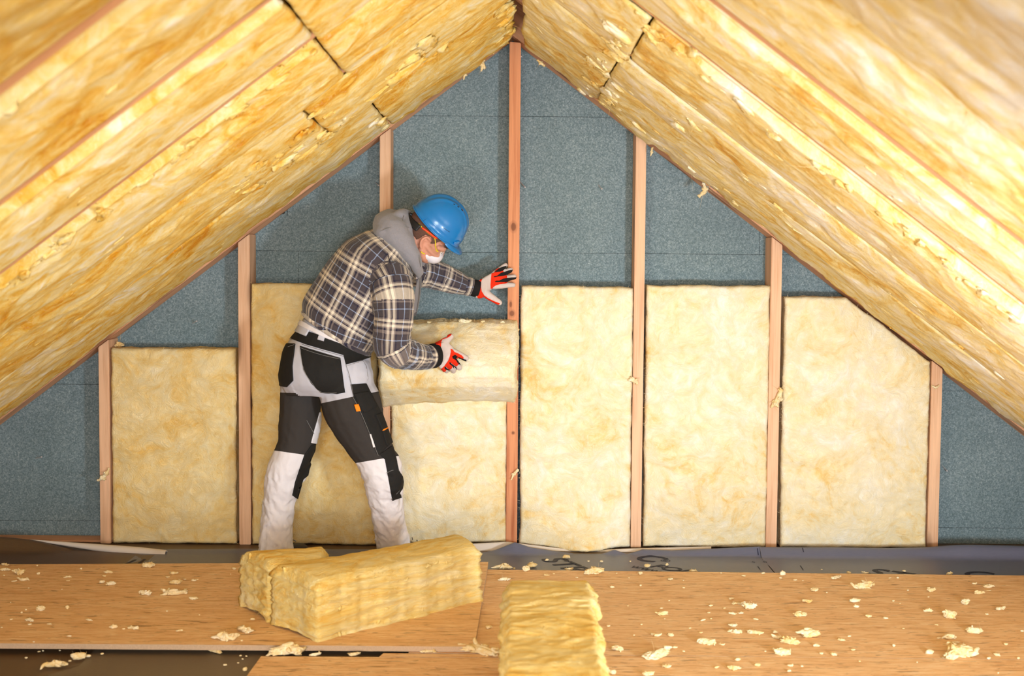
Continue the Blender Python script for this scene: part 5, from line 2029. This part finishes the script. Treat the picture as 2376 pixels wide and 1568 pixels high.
strap(((412, 1165), (430, 1185), (450, 1195)), bv_b, 0.0030, 0.004)
for p in ((665, 1150),):
    l_, n_2 = hit(bv_b, *hz(*p))
    tube_mesh('strap_anchor', [l_ + n_2 * 0.003 - HF * 0.005, l_ + n_2 * 0.003 + HF * 0.004], 0.0035, M['yellow_strap'], mask)
gl = None
pts = [hit(bv_b, *hz(*p)) for p in ((440, 778), (500, 820), (560, 866), (610, 905), (655, 930))]
b = Blob()
b.tube([(q[0] + q[1] * 0.007, 0.0048) for q in pts], 10, 3)
glasses = put('safety_glasses', b.plain('safety_glasses'), [M['red_plastic']], person)
# clear wrap lens round the eyes
vs, fs = [], []
NA, NR = 32, 8
for side in (0, 1):
    for i in range(NA):
        a = math.radians(-100 + 200 * i / (NA - 1))
        for j in range(NR):
            s = j / (NR - 1) - 0.5
            k_ = 0.040 * (1 - 0.45 * (abs(a) / 1.75) ** 2)
            r = 1.0 - side * 0.02
            vs.append(H(0.020 + 0.088 * math.cos(a) * r, 0.078 * math.sin(a) * r, 0.008 + s * k_ - 0.004 * math.cos(a)))
for i in range(NA - 1):
    for j in range(NR - 1):
        k = i * NR + j
        fs.append((k, k + NR, k + NR + 1, k + 1))
        k += NA * NR
        fs.append((k, k + 1, k + NR + 1, k + NR))
    for j in (0, NR - 1):
        k = i * NR + j
        fs.append((k, k + NR, k + NR + NA * NR, k + NA * NR))
o = put('lens', mesh('lens', vs, fs), [M['lens']], glasses)
o['label'] = 'clear wraparound lens'


# ---------- gloves
def ring_loft(name, pts, rads, mat, parent):
    b = Blob()
    d = (pts[-1] - pts[0]).normalized()
    a = d.cross(Vector((0, -1, 0))).normalized()
    c = d.cross(a)
    b.loft([(p, a * r, c * r * 0.92) for p, r in zip(pts, rads)], 28, 4)
    return put(name, b.plain(name), [mat], parent)


def glove(wrist, palm, fingers, thumb, bv_name):
    b = Blob()
    b.loft(palm, 20, 4, 2.4)
    for fg in fingers:
        b.tube([(P(x, y, Y), r) for x, y, Y, r in fg], 12, 4)
    b.tube([(P(x, y, Y), r) for x, y, Y, r in thumb], 12, 4)
    me = b.skin('glove', 0.0030, 3)
    c_, n_ = coords(me), normals(me)
    setco(me, c_ + n_ * (0.0012 * fbm(c_ * 70, 3))[:, None])
    bv = BVHTree.FromPolygons([v.co.copy() for v in me.vertices], [tuple(p.vertices) for p in me.polygons])
    return put('glove', me, [M['glove_leather']], person), bv


ff = lambda pts, r0, r1, Y0, Y1: [(x, y, Y0 + (Y1 - Y0) * i / (len(pts) - 1), r0 + (r1 - r0) * i / (len(pts) - 1)) for i, (x, y) in enumerate(pts)]
# hand pressing on the wool
palmR = [S(1000, 822, 5.652, 27, 66, 0.026), S(1012, 822, 5.675, 31, 66, 0.024), S(1024, 822, 5.70, 31, 62, 0.021), S(1036, 826, 5.72, 27, 58, 0.019), S(1042, 829, 5.73, 22, 55, 0.015)]
gR, bgR = glove(None, palmR,
                [ff([(1040, 812), (1056, 818), (1070, 825), (1081, 831)], 0.0165, 0.0135, 5.715, 5.765),
                 ff([(1042, 830), (1053, 838), (1060, 846), (1066, 853)], 0.0165, 0.0130, 5.72, 5.775),
                 ff([(1036, 840), (1045, 848), (1050, 855), (1052, 860)], 0.0155, 0.0125, 5.72, 5.775),
                 ff([(1025, 848), (1031, 854), (1034, 858), (1036, 860)], 0.0145, 0.0120, 5.715, 5.765)],
                ff([(1014, 806), (1026, 798), (1037, 789), (1046, 781)], 0.0215, 0.0135, 5.68, 5.725), 'R')
gz = lambda *pp: [(930 + x / 9.225, 720 + y / 9.225) for x, y in pp]
patch('glove_back', gz((625, 690), (690, 668), (760, 640), (880, 600), (985, 580), (1010, 520), (1050, 500), (1095, 505), (1060, 550), (990, 590), (890, 620), (865, 680), (855, 800), (835, 960), (790, 1080), (690, 1185), (625, 1165), (700, 1060), (770, 900), (765, 800), (720, 730)), bgR, M['glove_red'], gR, 0.0012, 1.2, 0.003, label='red cuff and thumb edge')
kb = patch('knuckle_panel', gz((1065, 815), (1110, 840), (1150, 890), (1220, 915), (1300, 960), (1340, 1000), (1340, 1045), (1250, 1020), (1180, 1000), (1230, 1080), (1240, 1150), (1190, 1200), (1120, 1160), (1070, 1120), (1110, 1190), (1090, 1240), (1040, 1275), (990, 1230), (960, 1200), (975, 1260), (960, 1300), (900, 1325), (850, 1310), (835, 1280), (930, 1190), (1010, 1080), (1050, 980), (1068, 890)), bgR, M['glove_red'], gR, 0.0012, 1.2, 0.003, label='red fabric over the knuckles')
for q in (((1095, 985), (1125, 980), (1180, 1000), (1340, 1050), (1415, 1085), (1400, 1095), (1330, 1070), (1180, 1020), (1240, 1090), (1285, 1165), (1265, 1155), (1200, 1080), (1110, 1030)),
          ((1030, 1110), (1060, 1110), (1080, 1140), (1140, 1180), (1190, 1215), (1205, 1270), (1180, 1235), (1130, 1200), (1130, 1240), (1110, 1200), (1045, 1150)),
          ((928, 1215), (955, 1205), (975, 1235), (1030, 1265), (1050, 1312), (1020, 1285), (960, 1265), (935, 1240))):
    patch('finger_piping', gz(*q), bgR, M['glove_black'], kb, 0.0022, 1.0, 0.003)
ring_loft('wrist_cuff', [P(992, 826, 5.635), P(1000, 826, 5.648), P(1008, 825, 5.66), P(1014, 824, 5.668)], [0.0485, 0.0535, 0.0545, 0.050], M['glove_black'], gR)

# hand braced on the ridge stud
palmL = [S(1106, 671, 5.893, 20, 84, 0.028), S(1113, 670, 5.90, 22, 84, 0.026), S(1122, 666, 5.915, 25, 82, 0.023), S(1132, 660, 5.93, 25, 80, 0.020), S(1142, 652, 5.945, 23, 78, 0.018), S(1149, 650, 5.95, 19, 76, 0.015)]
gL, bgL = glove(None, palmL,
                [ff([(1145, 637), (1156, 628), (1166, 620), (1173, 615)], 0.0135, 0.0105, 5.945, 5.962),
                 ff([(1147, 645), (1162, 637), (1175, 630), (1185, 626)], 0.0145, 0.0115, 5.95, 5.972),
                 ff([(1148, 653), (1166, 648), (1182, 644), (1193, 642)], 0.0148, 0.0115, 5.95, 5.978),
                 ff([(1146, 663), (1163, 663), (1180, 661), (1191, 661)], 0.0150, 0.0110, 5.945, 5.978)],
                ff([(1123, 676), (1135, 686), (1147, 694), (1159, 702)], 0.0205, 0.0130, 5.925, 5.93), 'L')
lz = lambda *pp: [(1080 + x / 12.06, 590 + y / 12.06) for x, y in pp]
patch('glove_back', lz((395, 735), (430, 690), (470, 695), (440, 760), (432, 900), (450, 1030), (520, 1140), (640, 1230), (760, 1290), (860, 1330), (970, 1370), (930, 1410), (860, 1390), (760, 1350), (640, 1305), (500, 1270), (350, 1225), (325, 1180), (330, 1000), (350, 870)), bgL, M['glove_red'], gL, 0.0012, 1.2, 0.003, label='red cuff and thumb edge')
kl = patch('knuckle_panel', lz((725, 540), (800, 510), (860, 420), (945, 380), (970, 400), (930, 460), (1050, 450), (1070, 490), (960, 560), (1140, 575), (1165, 600), (1165, 660), (1000, 700), (1080, 760), (1190, 780), (1130, 815), (950, 840), (850, 870), (780, 915), (755, 960), (705, 955), (700, 850), (710, 700)), bgL, M['glove_red'], gL, 0.0012, 1.2, 0.003, label='red fabric over the knuckles')
for q in (((810, 505), (880, 440), (980, 375), (1080, 335), (1150, 318), (1110, 390), (1050, 450), (940, 485)),
          ((785, 625), (800, 612), (880, 600), (990, 520), (1100, 490), (1220, 445), (1320, 425), (1290, 490), (1180, 560), (1040, 600), (900, 620), (815, 638)),
          ((820, 755), (850, 738), (960, 730), (1050, 680), (1180, 660), (1300, 645), (1425, 640), (1400, 680), (1250, 725), (1130, 765), (980, 772), (830, 775))):
    patch('finger_piping', lz(*q), bgL, M['glove_black'], kl, 0.0022, 1.0, 0.003)
ring_loft('wrist_cuff', [P(1092, 666, 5.885), P(1098, 667.5, 5.888), P(1105, 669, 5.891), P(1111, 670, 5.894)], [0.0365, 0.0390, 0.0395, 0.0370], M['glove_black'], gL)
# ---------------------------------------------------------------- loose wool scraps
def scrap_mesh(seed, w, h, long):
    """torn scrap: lumpy core with ragged ridges plus a few flaps. w across, h tall (m)"""
    rs = np.random.RandomState(seed)
    bm = bmesh.new()
    bmesh.ops.create_icosphere(bm, subdivisions=4 if w > 0.03 else (3 if w > 0.012 else 2), radius=1.0)
    co = np.array([v.co[:] for v in bm.verts])
    s = seed * 1.37
    d = co / np.linalg.norm(co, axis=1)[:, None]
    r = 1 + 0.55 * fbm(d * 1.3 + s, 3) + 0.45 * (ridged(d * 2.4 + s, 3) - 0.4) + 0.16 * fbm(d * 8 + s, 2)
    r = np.clip(r, 0.25, 1.9)
    dep = w * (0.45 + 0.4 * rs.rand()) * (0.55 if long else 1)
    q = d * r[:, None] * np.array([w * 0.46, dep * 0.46, h * 0.55])
    q[:, 2] += h * 0.30 * (q[:, 0] / (w * 0.5)) ** 2 * (rs.rand() - 0.2)
    q[:, 1] += dep * 0.7 * np.sin(q[:, 0] / w * 3 + rs.rand() * 6) * (1 if long else 0.3)
    q[:, 2] -= np.percentile(q[:, 2], 6)
    q[:, 2] = np.maximum(q[:, 2], 0.0002)
    for v, c in zip(bm.verts, q):
        v.co = c
    me = bpy.data.meshes.new('wool_scrap')
    bm.to_mesh(me)
    bm.free()
    if w < 0.02:
        return me
    k = Wool(seed)
    k.add(coords(me), [tuple(p.vertices) for p in me.polygons])
    for i in range(2 + int(w / 0.012)):
        p = q[rs.randint(len(q))]
        k.lump(p, (rs.randn() * 0.5, rs.randn() * 0.5, 1), (rs.randn(), rs.randn(), 0.3 * rs.rand()), w * (0.25 + 0.25 * rs.rand()), w * 0.14, w * 0.07, 2)
    for i in range(8):
        p = q[rs.randint(len(q))]
        k.fibre(p, (rs.randn(), rs.randn(), abs(rs.randn())), w * 0.25, w * 0.008)
    me2 = k.mesh('wool_scrap')
    c = coords(me2)
    c[:, 2] = np.maximum(c[:, 2], 0.0002)
    setco(me2, c)
    return me2


A = [(505, 35, 45, 35), (672, 40, 65, 25), (1580, 48, 75, 40), (215, 5, 20, 15), (1095, 20, 35, 25), (360, 88, 120, 35), (945, 95, 40, 12), (1025, 92, 28, 25), (670, 185, 215, 80), (135, 215, 90, 45), (268, 250, 20, 20), (1135, 225, 25, 20), (1385, 222, 90, 55), (1850, 152, 60, 25), (1992, 180, 105, 50), (1900, 258, 110, 40), (2000, 228, 50, 10), (1355, 297, 25, 15), (55, 340, 105, 40), (565, 335, 105, 60), (585, 395, 60, 45), (980, 340, 30, 20), (1050, 367, 16, 14), (1745, 345, 100, 80), (2125, 422, 110, 35), (1355, 450, 105, 35), (1575, 480, 135, 115), (715, 500, 65, 40), (898, 520, 58, 28), (1978, 480, 40, 14), (80, 690, 200, 115), (425, 753, 80, 32), (510, 718, 40, 14), (1840, 655, 160, 90), (1585, 718, 130, 75), (1465, 735, 45, 22), (1635, 792, 105, 35), (1730, 792, 20, 25), (2355, 660, 40, 20), (160, 815, 65, 45), (985, 815, 35, 45), (550, 862, 45, 25), (340, 905, 75, 45), (210, 900, 40, 30), (1370, 885, 90, 70), (1690, 905, 390, 135), (2180, 800, 45, 30), (2085, 910, 70, 40), (2000, 950, 50, 30), (2315, 950, 40, 30), (620, 985, 22, 18), (1235, 995, 16, 14), (1090, 635, 30, 14), (1440, 595, 40, 12), (2100, 1110, 20, 22)]
B = [(500, 42, 50, 45), (240, 45, 25, 15), (1390, 42, 22, 18), (830, 105, 55, 30), (375, 97, 18, 12), (190, 198, 50, 35), (505, 178, 30, 32), (980, 205, 32, 22), (975, 125, 20, 14), (1640, 72, 50, 22), (1855, 45, 45, 25), (2070, 45, 60, 70), (2048, 95, 35, 20), (2210, 118, 48, 22), (2295, 128, 20, 10), (1505, 325, 62, 28), (820, 348, 22, 14), (365, 404, 30, 14), (735, 430, 40, 16), (750, 488, 120, 58), (1278, 400, 55, 28), (1560, 382, 100, 20), (1430, 430, 35, 18), (1705, 405, 150, 85), (1255, 477, 40, 18), (1520, 490, 78, 30), (1615, 483, 60, 28), (2265, 500, 140, 70), (770, 548, 20, 15), (1195, 562, 65, 20), (1280, 545, 30, 20), (1775, 553, 60, 20), (150, 625, 45, 28), (513, 608, 30, 22), (1050, 650, 30, 18), (1520, 615, 100, 45), (1550, 688, 140, 45), (1770, 695, 170, 45), (670, 720, 110, 32), (835, 722, 75, 50), (1165, 697, 50, 18), (432, 728, 25, 18), (1990, 692, 60, 40), (2020, 745, 150, 40), (2150, 800, 200, 75), (1230, 810, 190, 75), (1400, 828, 70, 22), (885, 862, 55, 28), (250, 870, 120, 75), (680, 935, 320, 110), (980, 905, 30, 18), (2070, 915, 180, 110), (1880, 905, 25, 15), (1575, 995, 65, 45), (795, 1068, 95, 40), (1345, 1080, 65, 22), (1525, 1085, 130, 50), (1795, 1055, 65, 45), (2155, 1058, 70, 30), (2285, 1070, 35, 25), (2145, 1122, 50, 32), (195, 1130, 80, 65), (590, 1150, 130, 60)]
C_ = [(180, 368, 190, 50), (430, 380, 80, 80), (500, 335, 100, 65), (660, 278, 40, 32), (875, 245, 80, 50), (905, 380, 90, 35), (1120, 293, 25, 20), (1262, 295, 35, 30), (1580, 295, 22, 22), (1765, 345, 65, 50), (1985, 330, 35, 40), (1180, 408, 230, 80), (300, 372, 30, 30), (735, 430, 30, 18), (660, 450, 60, 20), (1690, 425, 40, 50), (185, 495, 120, 40), (2275, 398, 80, 40), (990, 472, 35, 14), (2010, 490, 45, 30)]
D = [(45, 75, 70, 25), (40, 122, 90, 28), (170, 140, 110, 60), (205, 205, 90, 30), (125, 222, 50, 12), (330, 84, 20, 20), (340, 155, 30, 30), (35, 170, 20, 20), (605, 187, 60, 18), (605, 218, 35, 10), (965, 143, 75, 28), (925, 175, 38, 25), (908, 225, 45, 35), (985, 242, 80, 45), (1320, 80, 95, 60), (1545, 147, 75, 28), (1490, 182, 40, 20), (1560, 228, 105, 50), (1640, 203, 40, 10), (1725, 213, 55, 20), (2080, 108, 40, 30), (2050, 160, 12, 12), (1292, 332, 125, 48), (1565, 320, 195, 50), (1720, 370, 85, 35), (2195, 398, 75, 30), (360, 465, 75, 65), (600, 452, 40, 50), (230, 475, 20, 20), (192, 500, 20, 25), (95, 410, 12, 10), (260, 570, 85, 28), (265, 604, 35, 18), (440, 605, 45, 15), (790, 565, 60, 18), (1485, 487, 18, 18), (1773, 523, 18, 10), (1010, 627, 65, 42), (1100, 645, 30, 18), (1190, 637, 105, 32), (1595, 662, 60, 18), (2175, 650, 160, 55), (2025, 715, 195, 65), (2148, 750, 25, 22), (615, 712, 40, 14), (300, 760, 20, 14), (255, 282, 18, 12), (550, 295, 12, 10), (722, 110, 22, 25), (100, 560, 30, 14), (15, 632, 25, 12)]
E_ = [(205, 258, 25, 22), (308, 207, 25, 12), (338, 202, 18, 18), (620, 245, 110, 70), (695, 240, 45, 30), (550, 282, 25, 18), (435, 318, 175, 45), (805, 225, 28, 22), (470, 200, 20, 14), (1690, 208, 100, 32), (1773, 313, 28, 22), (1895, 240, 22, 18), (1940, 243, 20, 14), (1910, 267, 20, 14), (1875, 297, 20, 12), (1930, 345, 32, 45)]
items = []
for L, ox, oy, sc in ((A, 1860, 1320, 4.605), (B, 1380, 1320, 4.752), (C_, 1130, 1240, 4.752), (D, 0, 1290, 3.832), (E_, 0, 1450, 3.394)):
    for x, y, w, h in L:
        items.append((ox + x / sc, oy + y / sc, w / sc, h / sc))
items += [(664, 1513, 74, 26), (1113, 1512, 80, 20), (993, 1512, 34, 7), (822, 1517, 26, 8), (732, 1518, 24, 8), (1133, 1454, 14, 12), (586, 1436, 10, 8)]
seen = {}
COLS = [(0, 'under the bare dark bay'), (240, 'under the lowest panel'), (560, 'by the worker feet'), (905, 'under the panel being fitted'), (1190, 'under the first tall panel'), (1480, 'under the second tall panel'), (1800, 'under the widest panel'), (2165, 'under the bare blue-grey bay')]
for k, (px, py, w, h) in enumerate(items):
    edge_y = 1322 + (px - 1131) * 14 / 1245
    foot = py + h * 0.32
    if px > 1131:
        if foot < edge_y:
            z, surf = ZF + 0.004, 'on the grey membrane'
        elif foot < edge_y + 60:
            z, surf = 0.0006, 'on chipboard close to the membrane'
        elif foot < edge_y + 130:
            z, surf = 0.0006, 'halfway down the wide chipboard'
        elif foot < edge_y + 195:
            z, surf = 0.0006, 'on the wide chipboard just above its seam'
        else:
            z, surf = 0.0006, 'on the nearest chipboard below the seam'
    else:
        far = 1308
        if foot < far:
            z, surf = ZF + 0.004, 'on the dark membrane'
        elif foot < 1375 and px < 1120:
            z, surf = zt + 0.0006, 'on the far half of the raised chipboard'
        elif foot < 1497 and px < 1105:
            z, surf = zt + 0.0006, 'on the near half of the raised chipboard'
        elif px < 600:
            z, surf = ZF + 0.0065, 'on the taupe membrane'
        else:
            z, surf = 0.0006, 'beside the cut chipboard end'
    g = G(px, foot, z)
    m = PXM(g.y)
    long = w / max(h, 1) > 2.5
    wm, hm = w * m, max(0.003, h * m * (0.62 if not long else 0.75))
    me = scrap_mesh(200 + k, wm, hm, long)
    o = link('wool_scrap', me, [M['wool_scrap']], None, Matrix.Translation(g))
    size = 'large' if w > 38 else ('medium' if w > 20 else ('small' if w > 9 else 'tiny'))
    shp = 'wool sliver' if long else ('wool clump' if h > 14 else 'wool crumb' if size == 'tiny' else 'wool tuft')
    cn = [c for x0, c in COLS if px >= x0][-1]
    lab = '%s %s %s, %s' % (size, shp, surf, cn)
    tag(o, lab, 'wool scrap', 'loose wool scraps on the floor', 'thing')

# ---------------------------------------------------------------- torn locks hanging from the wool
def lock(name, pts, rad, label, seed):
    b = Blob()
    b.tube(list(zip(pts, rad)), 10, 5)
    me = b.plain(name)
    c, n = coords(me), normals(me)
    c = c + n * (0.35 * np.median(rad) * fbm(c * 160 + seed, 3))[:, None]
    setco(me, c)
    k = Wool(seed)
    k.add(coords(me), [tuple(p.vertices) for p in me.polygons])
    for p, r in zip(pts, rad):
        for i in range(3):
            k.lump(p, Vector(k.rs.randn(3)), Vector(k.rs.randn(3)), r * 3.4, r * 1.6, r * 0.7, 2)
        for i in range(4):
            k.fibre(p, k.rs.randn(3), r * 5, r * 0.10)
    o = put(name, k.mesh(name), [M['wool_scrap']])
    tag(o, label, 'wool tuft', 'torn wool locks', 'thing')


HY = 5.93
lock('wool_lock', [P(1634, 366, HY), P(1630, 385, HY), P(1631, 405, HY), P(1633, 425, HY), P(1636, 437, HY), P(1632, 447, HY), P(1622, 455, HY)], [0.014, 0.009, 0.005, 0.006, 0.010, 0.009, 0.005], 'long torn wool lock hanging from the brighter slope over the board', 1)
lock('wool_lock', [P(1248, 140, HY), P(1255, 146, HY), P(1262, 152, HY)], [0.004, 0.007, 0.004], 'small white wool lock clinging to the rafter edge near the ridge stud', 2)
lock('wool_lock', [P(1513, 344, HY), P(1512, 353, HY), P(1510, 361, HY)], [0.004, 0.005, 0.002], 'tiny wool lock hanging beside the top of the knotty stud', 3)
lock('wool_lock', [P(1118, 142, HY), P(1120, 152, HY), P(1117, 163, HY)], [0.008, 0.010, 0.004], 'fluffy wool lock hanging closest to the ridge stud above the worker', 4)
lock('wool_lock', [P(1081, 160, HY), P(1078, 172, HY), P(1076, 183, HY)], [0.005, 0.007, 0.003], 'thin curled wool lock on the slope edge above the worker helmet', 5)
YT = 5.985
lock('wool_lock', [P(228, 1114, YT), P(238, 1108, YT), P(247, 1098, YT), P(252, 1088, YT)], [0.004, 0.009, 0.008, 0.004], 'torn wool lock pulled across the shortest stud', 6)
lock('wool_lock', [P(1790, 944, YT), P(1798, 936, YT), P(1806, 925, YT), P(1812, 905, YT)], [0.004, 0.012, 0.014, 0.008], 'torn wool lock across the middle of the second stud past the ridge', 7)
lock('wool_lock', [P(1466, 880, YT), P(1474, 884, YT), P(1478, 890, YT)], [0.010, 0.009, 0.004], 'small wool flap overlapping the knotty stud', 8)
lock('wool_lock', [P(2164, 896, YT), P(2172, 899, YT), P(2178, 895, YT)], [0.004, 0.005, 0.003], 'small brownish wool curl on the last short stud', 9)
lock('wool_lock', [P(268, 802, 6.08), P(276, 800, 6.09), P(284, 801, 6.08)], [0.006, 0.010, 0.005], 'grey wool lock on top of the lowest panel', 10)
lock('wool_lock', [P(1196, 778, YT), P(1198, 770, YT), P(1202, 765, YT)], [0.004, 0.006, 0.004], 'wool shred stuck to the ridge stud beside the pressed piece', 11)
lock('wool_lock', [P(1187, 1112, YT), P(1192, 1100, YT), P(1200, 1092, YT)], [0.003, 0.006, 0.006], 'wool shred low on the ridge stud', 12)

# ---------------------------------------------------------------- screw tips through the sheathing
for (a, b), lab in (((((1206, 420), (1218, 434))), 'screw tip through the board just past the ridge stud, level with the helmet'),
                    ((((1388, 428), (1396, 438))), 'screw tip in the middle of the bay past the ridge stud'),
                    ((((445, 751), (456, 745))), 'bright screw tip above the lowest panel'),
                    ((((81, 1064), (96, 1060))), 'screw tip in the bare dark bay at the end'),
                    ((((2186, 1079), (2197, 1092))), 'screw tip in the bare blue-grey bay at the other end'),
                    ((((870, 423), (878, 430))), 'screw tip beside the stud that rises behind the worker'),
                    ((((1206, 121), (1209, 131))), 'screw tip near the very top of the ridge stud')):
    p, q = P(*a, YW), P(*b, YW - 0.035)
    b_ = Blob()
    b_.tube([(p + Vector((0, 0.004, 0)), 0.0022), ((p + q) / 2, 0.0022), (q, 0.0022)], 8, 2)
    d = (q - p).normalized()
    b_.tube([(q - d * 0.001, 0.0045), (q + d * 0.001, 0.0045)], 10, 1)
    o = put('screw', b_.plain('screw'), [M['steel']])
    tag(o, lab, 'screw', 'screw tips in the sheathing', 'thing')


# ---------------------------------------------------------------- marks and metal strip by the rafters
def on_plane(side, px, py, off=0.0):
    mt = roof_frame(side, 6.0)
    o0, n0 = mt.translation, mt.to_3x3() @ Vector((0, 0, 1))
    d = ray(px, py)
    t = ((o0 + n0 * off) - CAM).dot(n0) / d.dot(n0)
    return CAM + d * t


def strip(name, side, pts, off, mat, th=0.0012):
    top = [on_plane(side, *p, off) for p in pts]
    n0 = roof_frame(side, 6.0).to_3x3() @ Vector((0, 0, 1))
    bot = [p - n0 * th for p in top]
    n = len(pts)
    return mesh(name, top + bot, [tuple(range(n)), tuple(range(n, 2 * n))[::-1]] + [(i, (i + 1) % n, n + (i + 1) % n, n + i) for i in range(n)])


o = put('metal_strip', strip('metal_strip', 'L', [(761, 389), (831, 341), (833, 346), (764, 395)], 0.0022, M['plate']), [M['plate']], smooth=False)
tag(o, 'short grey metal strip fixed along the gable rafter above the worker back', 'metal strip', None, 'thing')
for a in ((779, 382), (794, 371), (810, 361), (822, 351)):
    b_ = Blob()
    q = on_plane('L', a[0], a[1], 0.003)
    b_.ball(q, [(0.003, 0, 0), (0, 0.003, 0), (0, 0, 0.003)])
    put('nail_head', b_.plain('nail_head'), [M['steel']], o)
o = put('pencil_line', strip('pencil_line', 'R', [(1615, 405), (1634, 418), (1633, 421), (1614, 408)], 0.001, M['blue_ink'], 0.0008), [M['blue_ink']], smooth=False)
raf = [x for x in bpy.data.objects if x.name.startswith('rafter') and x.get('label', '').startswith('pine rafter along the gable slope on the side with the blue')][0]
for ob_ in (o, put('pencil_line', strip('pencil_line', 'R', [(1638, 421), (1670, 445), (1669, 448), (1637, 424)], 0.001, M['blue_ink'], 0.0008), [M['blue_ink']], smooth=False)):
    mw = ob_.matrix_world.copy()
    bpy.context.view_layer.update()
    ob_.parent = raf
    ob_.matrix_parent_inverse = raf.matrix_world.inverted()
# black stamp on the sheathing
pts = [P(646, 500, YW - 0.001), P(648, 489, YW - 0.001), P(661, 484, YW - 0.001), P(661, 495, YW - 0.001)]
put('printed_mark', mesh('printed_mark', pts + [p + Vector((0, 0.0008, 0)) for p in pts], [(0, 1, 2, 3), (7, 6, 5, 4), (0, 4, 5, 1), (1, 5, 6, 2), (2, 6, 7, 3), (3, 7, 4, 0)]), [M['ink_black']], wall, smooth=False)
for k in range(6):
    p = P(666.5, 481 + k * 3.4, YW - 0.001)
    r = 0.0016 if k % 3 else 0.0026
    q = [p + Vector((-r, 0, -0.0026)), p + Vector((r, 0, -0.0026)), p + Vector((r, 0, 0.0026)), p + Vector((-r, 0, 0.0026))]
    put('printed_mark', mesh('printed_mark', q + [v + Vector((0, 0.0008, 0)) for v in q], [(0, 1, 2, 3), (7, 6, 5, 4)]), [M['ink_black']], wall, smooth=False)
